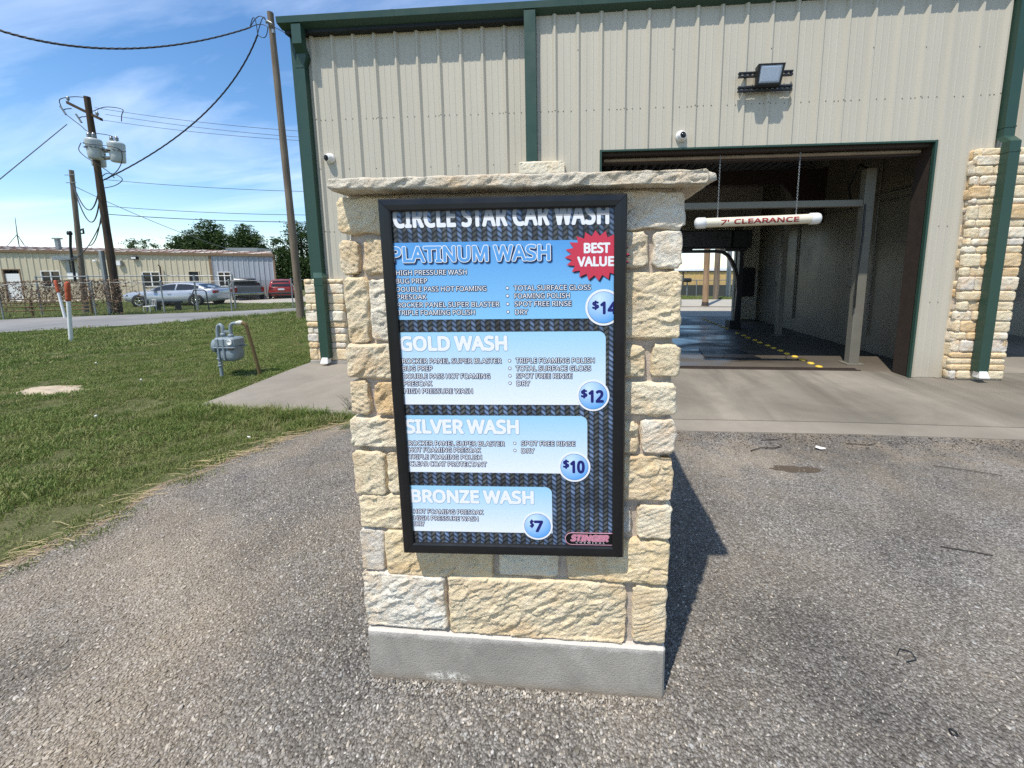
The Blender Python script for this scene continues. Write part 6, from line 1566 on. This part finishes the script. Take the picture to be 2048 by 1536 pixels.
tree('feathery pale tree top seen far behind the cream building roof', (-56, 43.5, -0.6), [(-57.14, 43.00, 5.12, 0.6, 0.8, 0.59), (-54.81, 43.00, 5.04, 0.6, 0.8, 0.59), (-53.75, 43.00, 4.84, 0.42, 0.6, 0.39), (-56.23, 43.00, 4.74, 0.80, 0.9, 0.66)], 900, .11, 'leafpale', 4, .15)
# ------------------------------------------------------------------ what shows through the open rear of the bay
def rpole(name, label, b, t, r0, r1, m):
    o = thing(name, label, 'pole', b); mb = MB(); pole(mb, (b[0], b[1], b[2]-.1), t, r0, r1, 12); mb.build('pole_shaft', M[m], o); return o
e1 = rpole('utility_pole', 'tan wooden pole standing on the walk beyond the bay', (4.93, 15.52, -.02), (4.91, 15.52, 8.0), .125, .095, 'woodtan')
mb = MB(); mb.lathe([(.20, 0), (.17, .02), (.14, .08), (.13, .2)], (4.93, 15.52, -.01), (0, 0, 1), 12); mb.build('pole_foot', M['rust'], e1)
rpole('utility_pole', 'grey wooden pole behind the tan pole beyond the bay', (6.53, 18.98, -.03), (6.54, 18.98, 9.0), .145, .11, 'woodgrey')
rpole('light_pole', 'pale steel pole at the right edge of the bay exit', (8.36, 22.28, -.1), (8.28, 22.28, 9.0), .135, .11, 'steel')
rpole('light_pole', 'slim grey pole between the wooden poles beyond the bay', (6.55, 20.6, -.1), (6.55, 20.6, 9.0), .035, .03, 'thinwire')
sf = thing('screened_fence', 'long low fence with a dark screen across the field beyond the bay', 'fence', (8, 26.6, -.6))
mb = MB(); mb.box(-2, 26.6, -.62, 30, 26.64, .43); mb.build('screen', M['screen'], sf)
mb = MB(); mb.tube([(-2, 26.58, .77), (30, 26.58, .77)], .03, 6); mb.build('top_rail', M['steel'], sf)
for k in range(14):
    mb = MB(); mb.tube([(-2+k*2.45, 26.57, -.7), (-2+k*2.45, 26.57, .8)], .04, 6); mb.build('post', M['steel'], sf)
mbx = thing('mailbox', 'dark mailbox on a slim post before the screened fence', 'mailbox', (6.3, 23.4, -.3))
mb = MB(); mb.tube([(6.3, 23.4, -.5), (6.3, 23.4, .74)], .045, 6); mb.build('post', M['steel'], mbx)
mb = MB(); mb.box(6.07, 23.2, .74, 6.53, 23.6, .99, bev=.06); mb.build('box', M['blackp'], mbx)
tb = thing('tan_building', 'wide tan metal building with a white roof beyond the field', 'building', (10, 46, -.6))
mb = MB(); wribs(mb, -12, 60, -.7, 1.3, [], 46, .6); mb.build('front_wall', M['tanwall'], tb, recalc=False)
mb = MB(); mb.box(11.8, 45.9, -.7, 11.92, 46, 1.26); mb.box(-12, 45.85, 1.26, 60, 46, 1.36); mb.build('wall_trim', M['blackp'], tb)
mb = MB(); mb.prism([(-13, 1.36), (60, 1.36), (60, 1.62), (24, 1.85), (14, 1.60), (6, 1.42)], 46, 60); mb.build('roof', M['whiteroof'], tb)

# ------------------------------------------------------------------ self serve bay at the right edge
sb = thing('bay_column', 'shaded stone column inside the neighbouring wash bay with a hose on it', 'column', (9.9, 9.2, 0))
mb = MB(); courses(mb, (9.62, 9.2, 0), (1, 0, 0), (0, 0, 1), (0, -1, 0), .7, 2.9, 970, .03, .012, .04); courses(mb, (9.63, 9.9, 0), (0, -1, 0), (0, 0, 1), (-1, 0, 0), .7, 2.9, 971, .03, .012, .04); mb.build('stonework', M['stone'], sb, recalc=False)
mb = MB(); mb.box(9.65, 9.22, 0, 10.3, 9.9, 2.88); mb.build('mortar', M['mortar'], sb)
mb = MB()
for k in range(3): mb.tube([(9.60-.13*math.sin(a)*(1+.1*k)-.02, 9.12-.03*k, 1.05+.28*math.cos(a)) for a in [i*PI/10 for i in range(21)]], .022, 6)
mb.build('wash_hose', M['hose'], sb)
mb = MB(); mb.box(5.24, 9.6, 2.05, 12, 9.75, 2.4); tag(mb.build('header_beam', M['green']), 'green beam across the back of the neighbouring wash bay', 'beam')
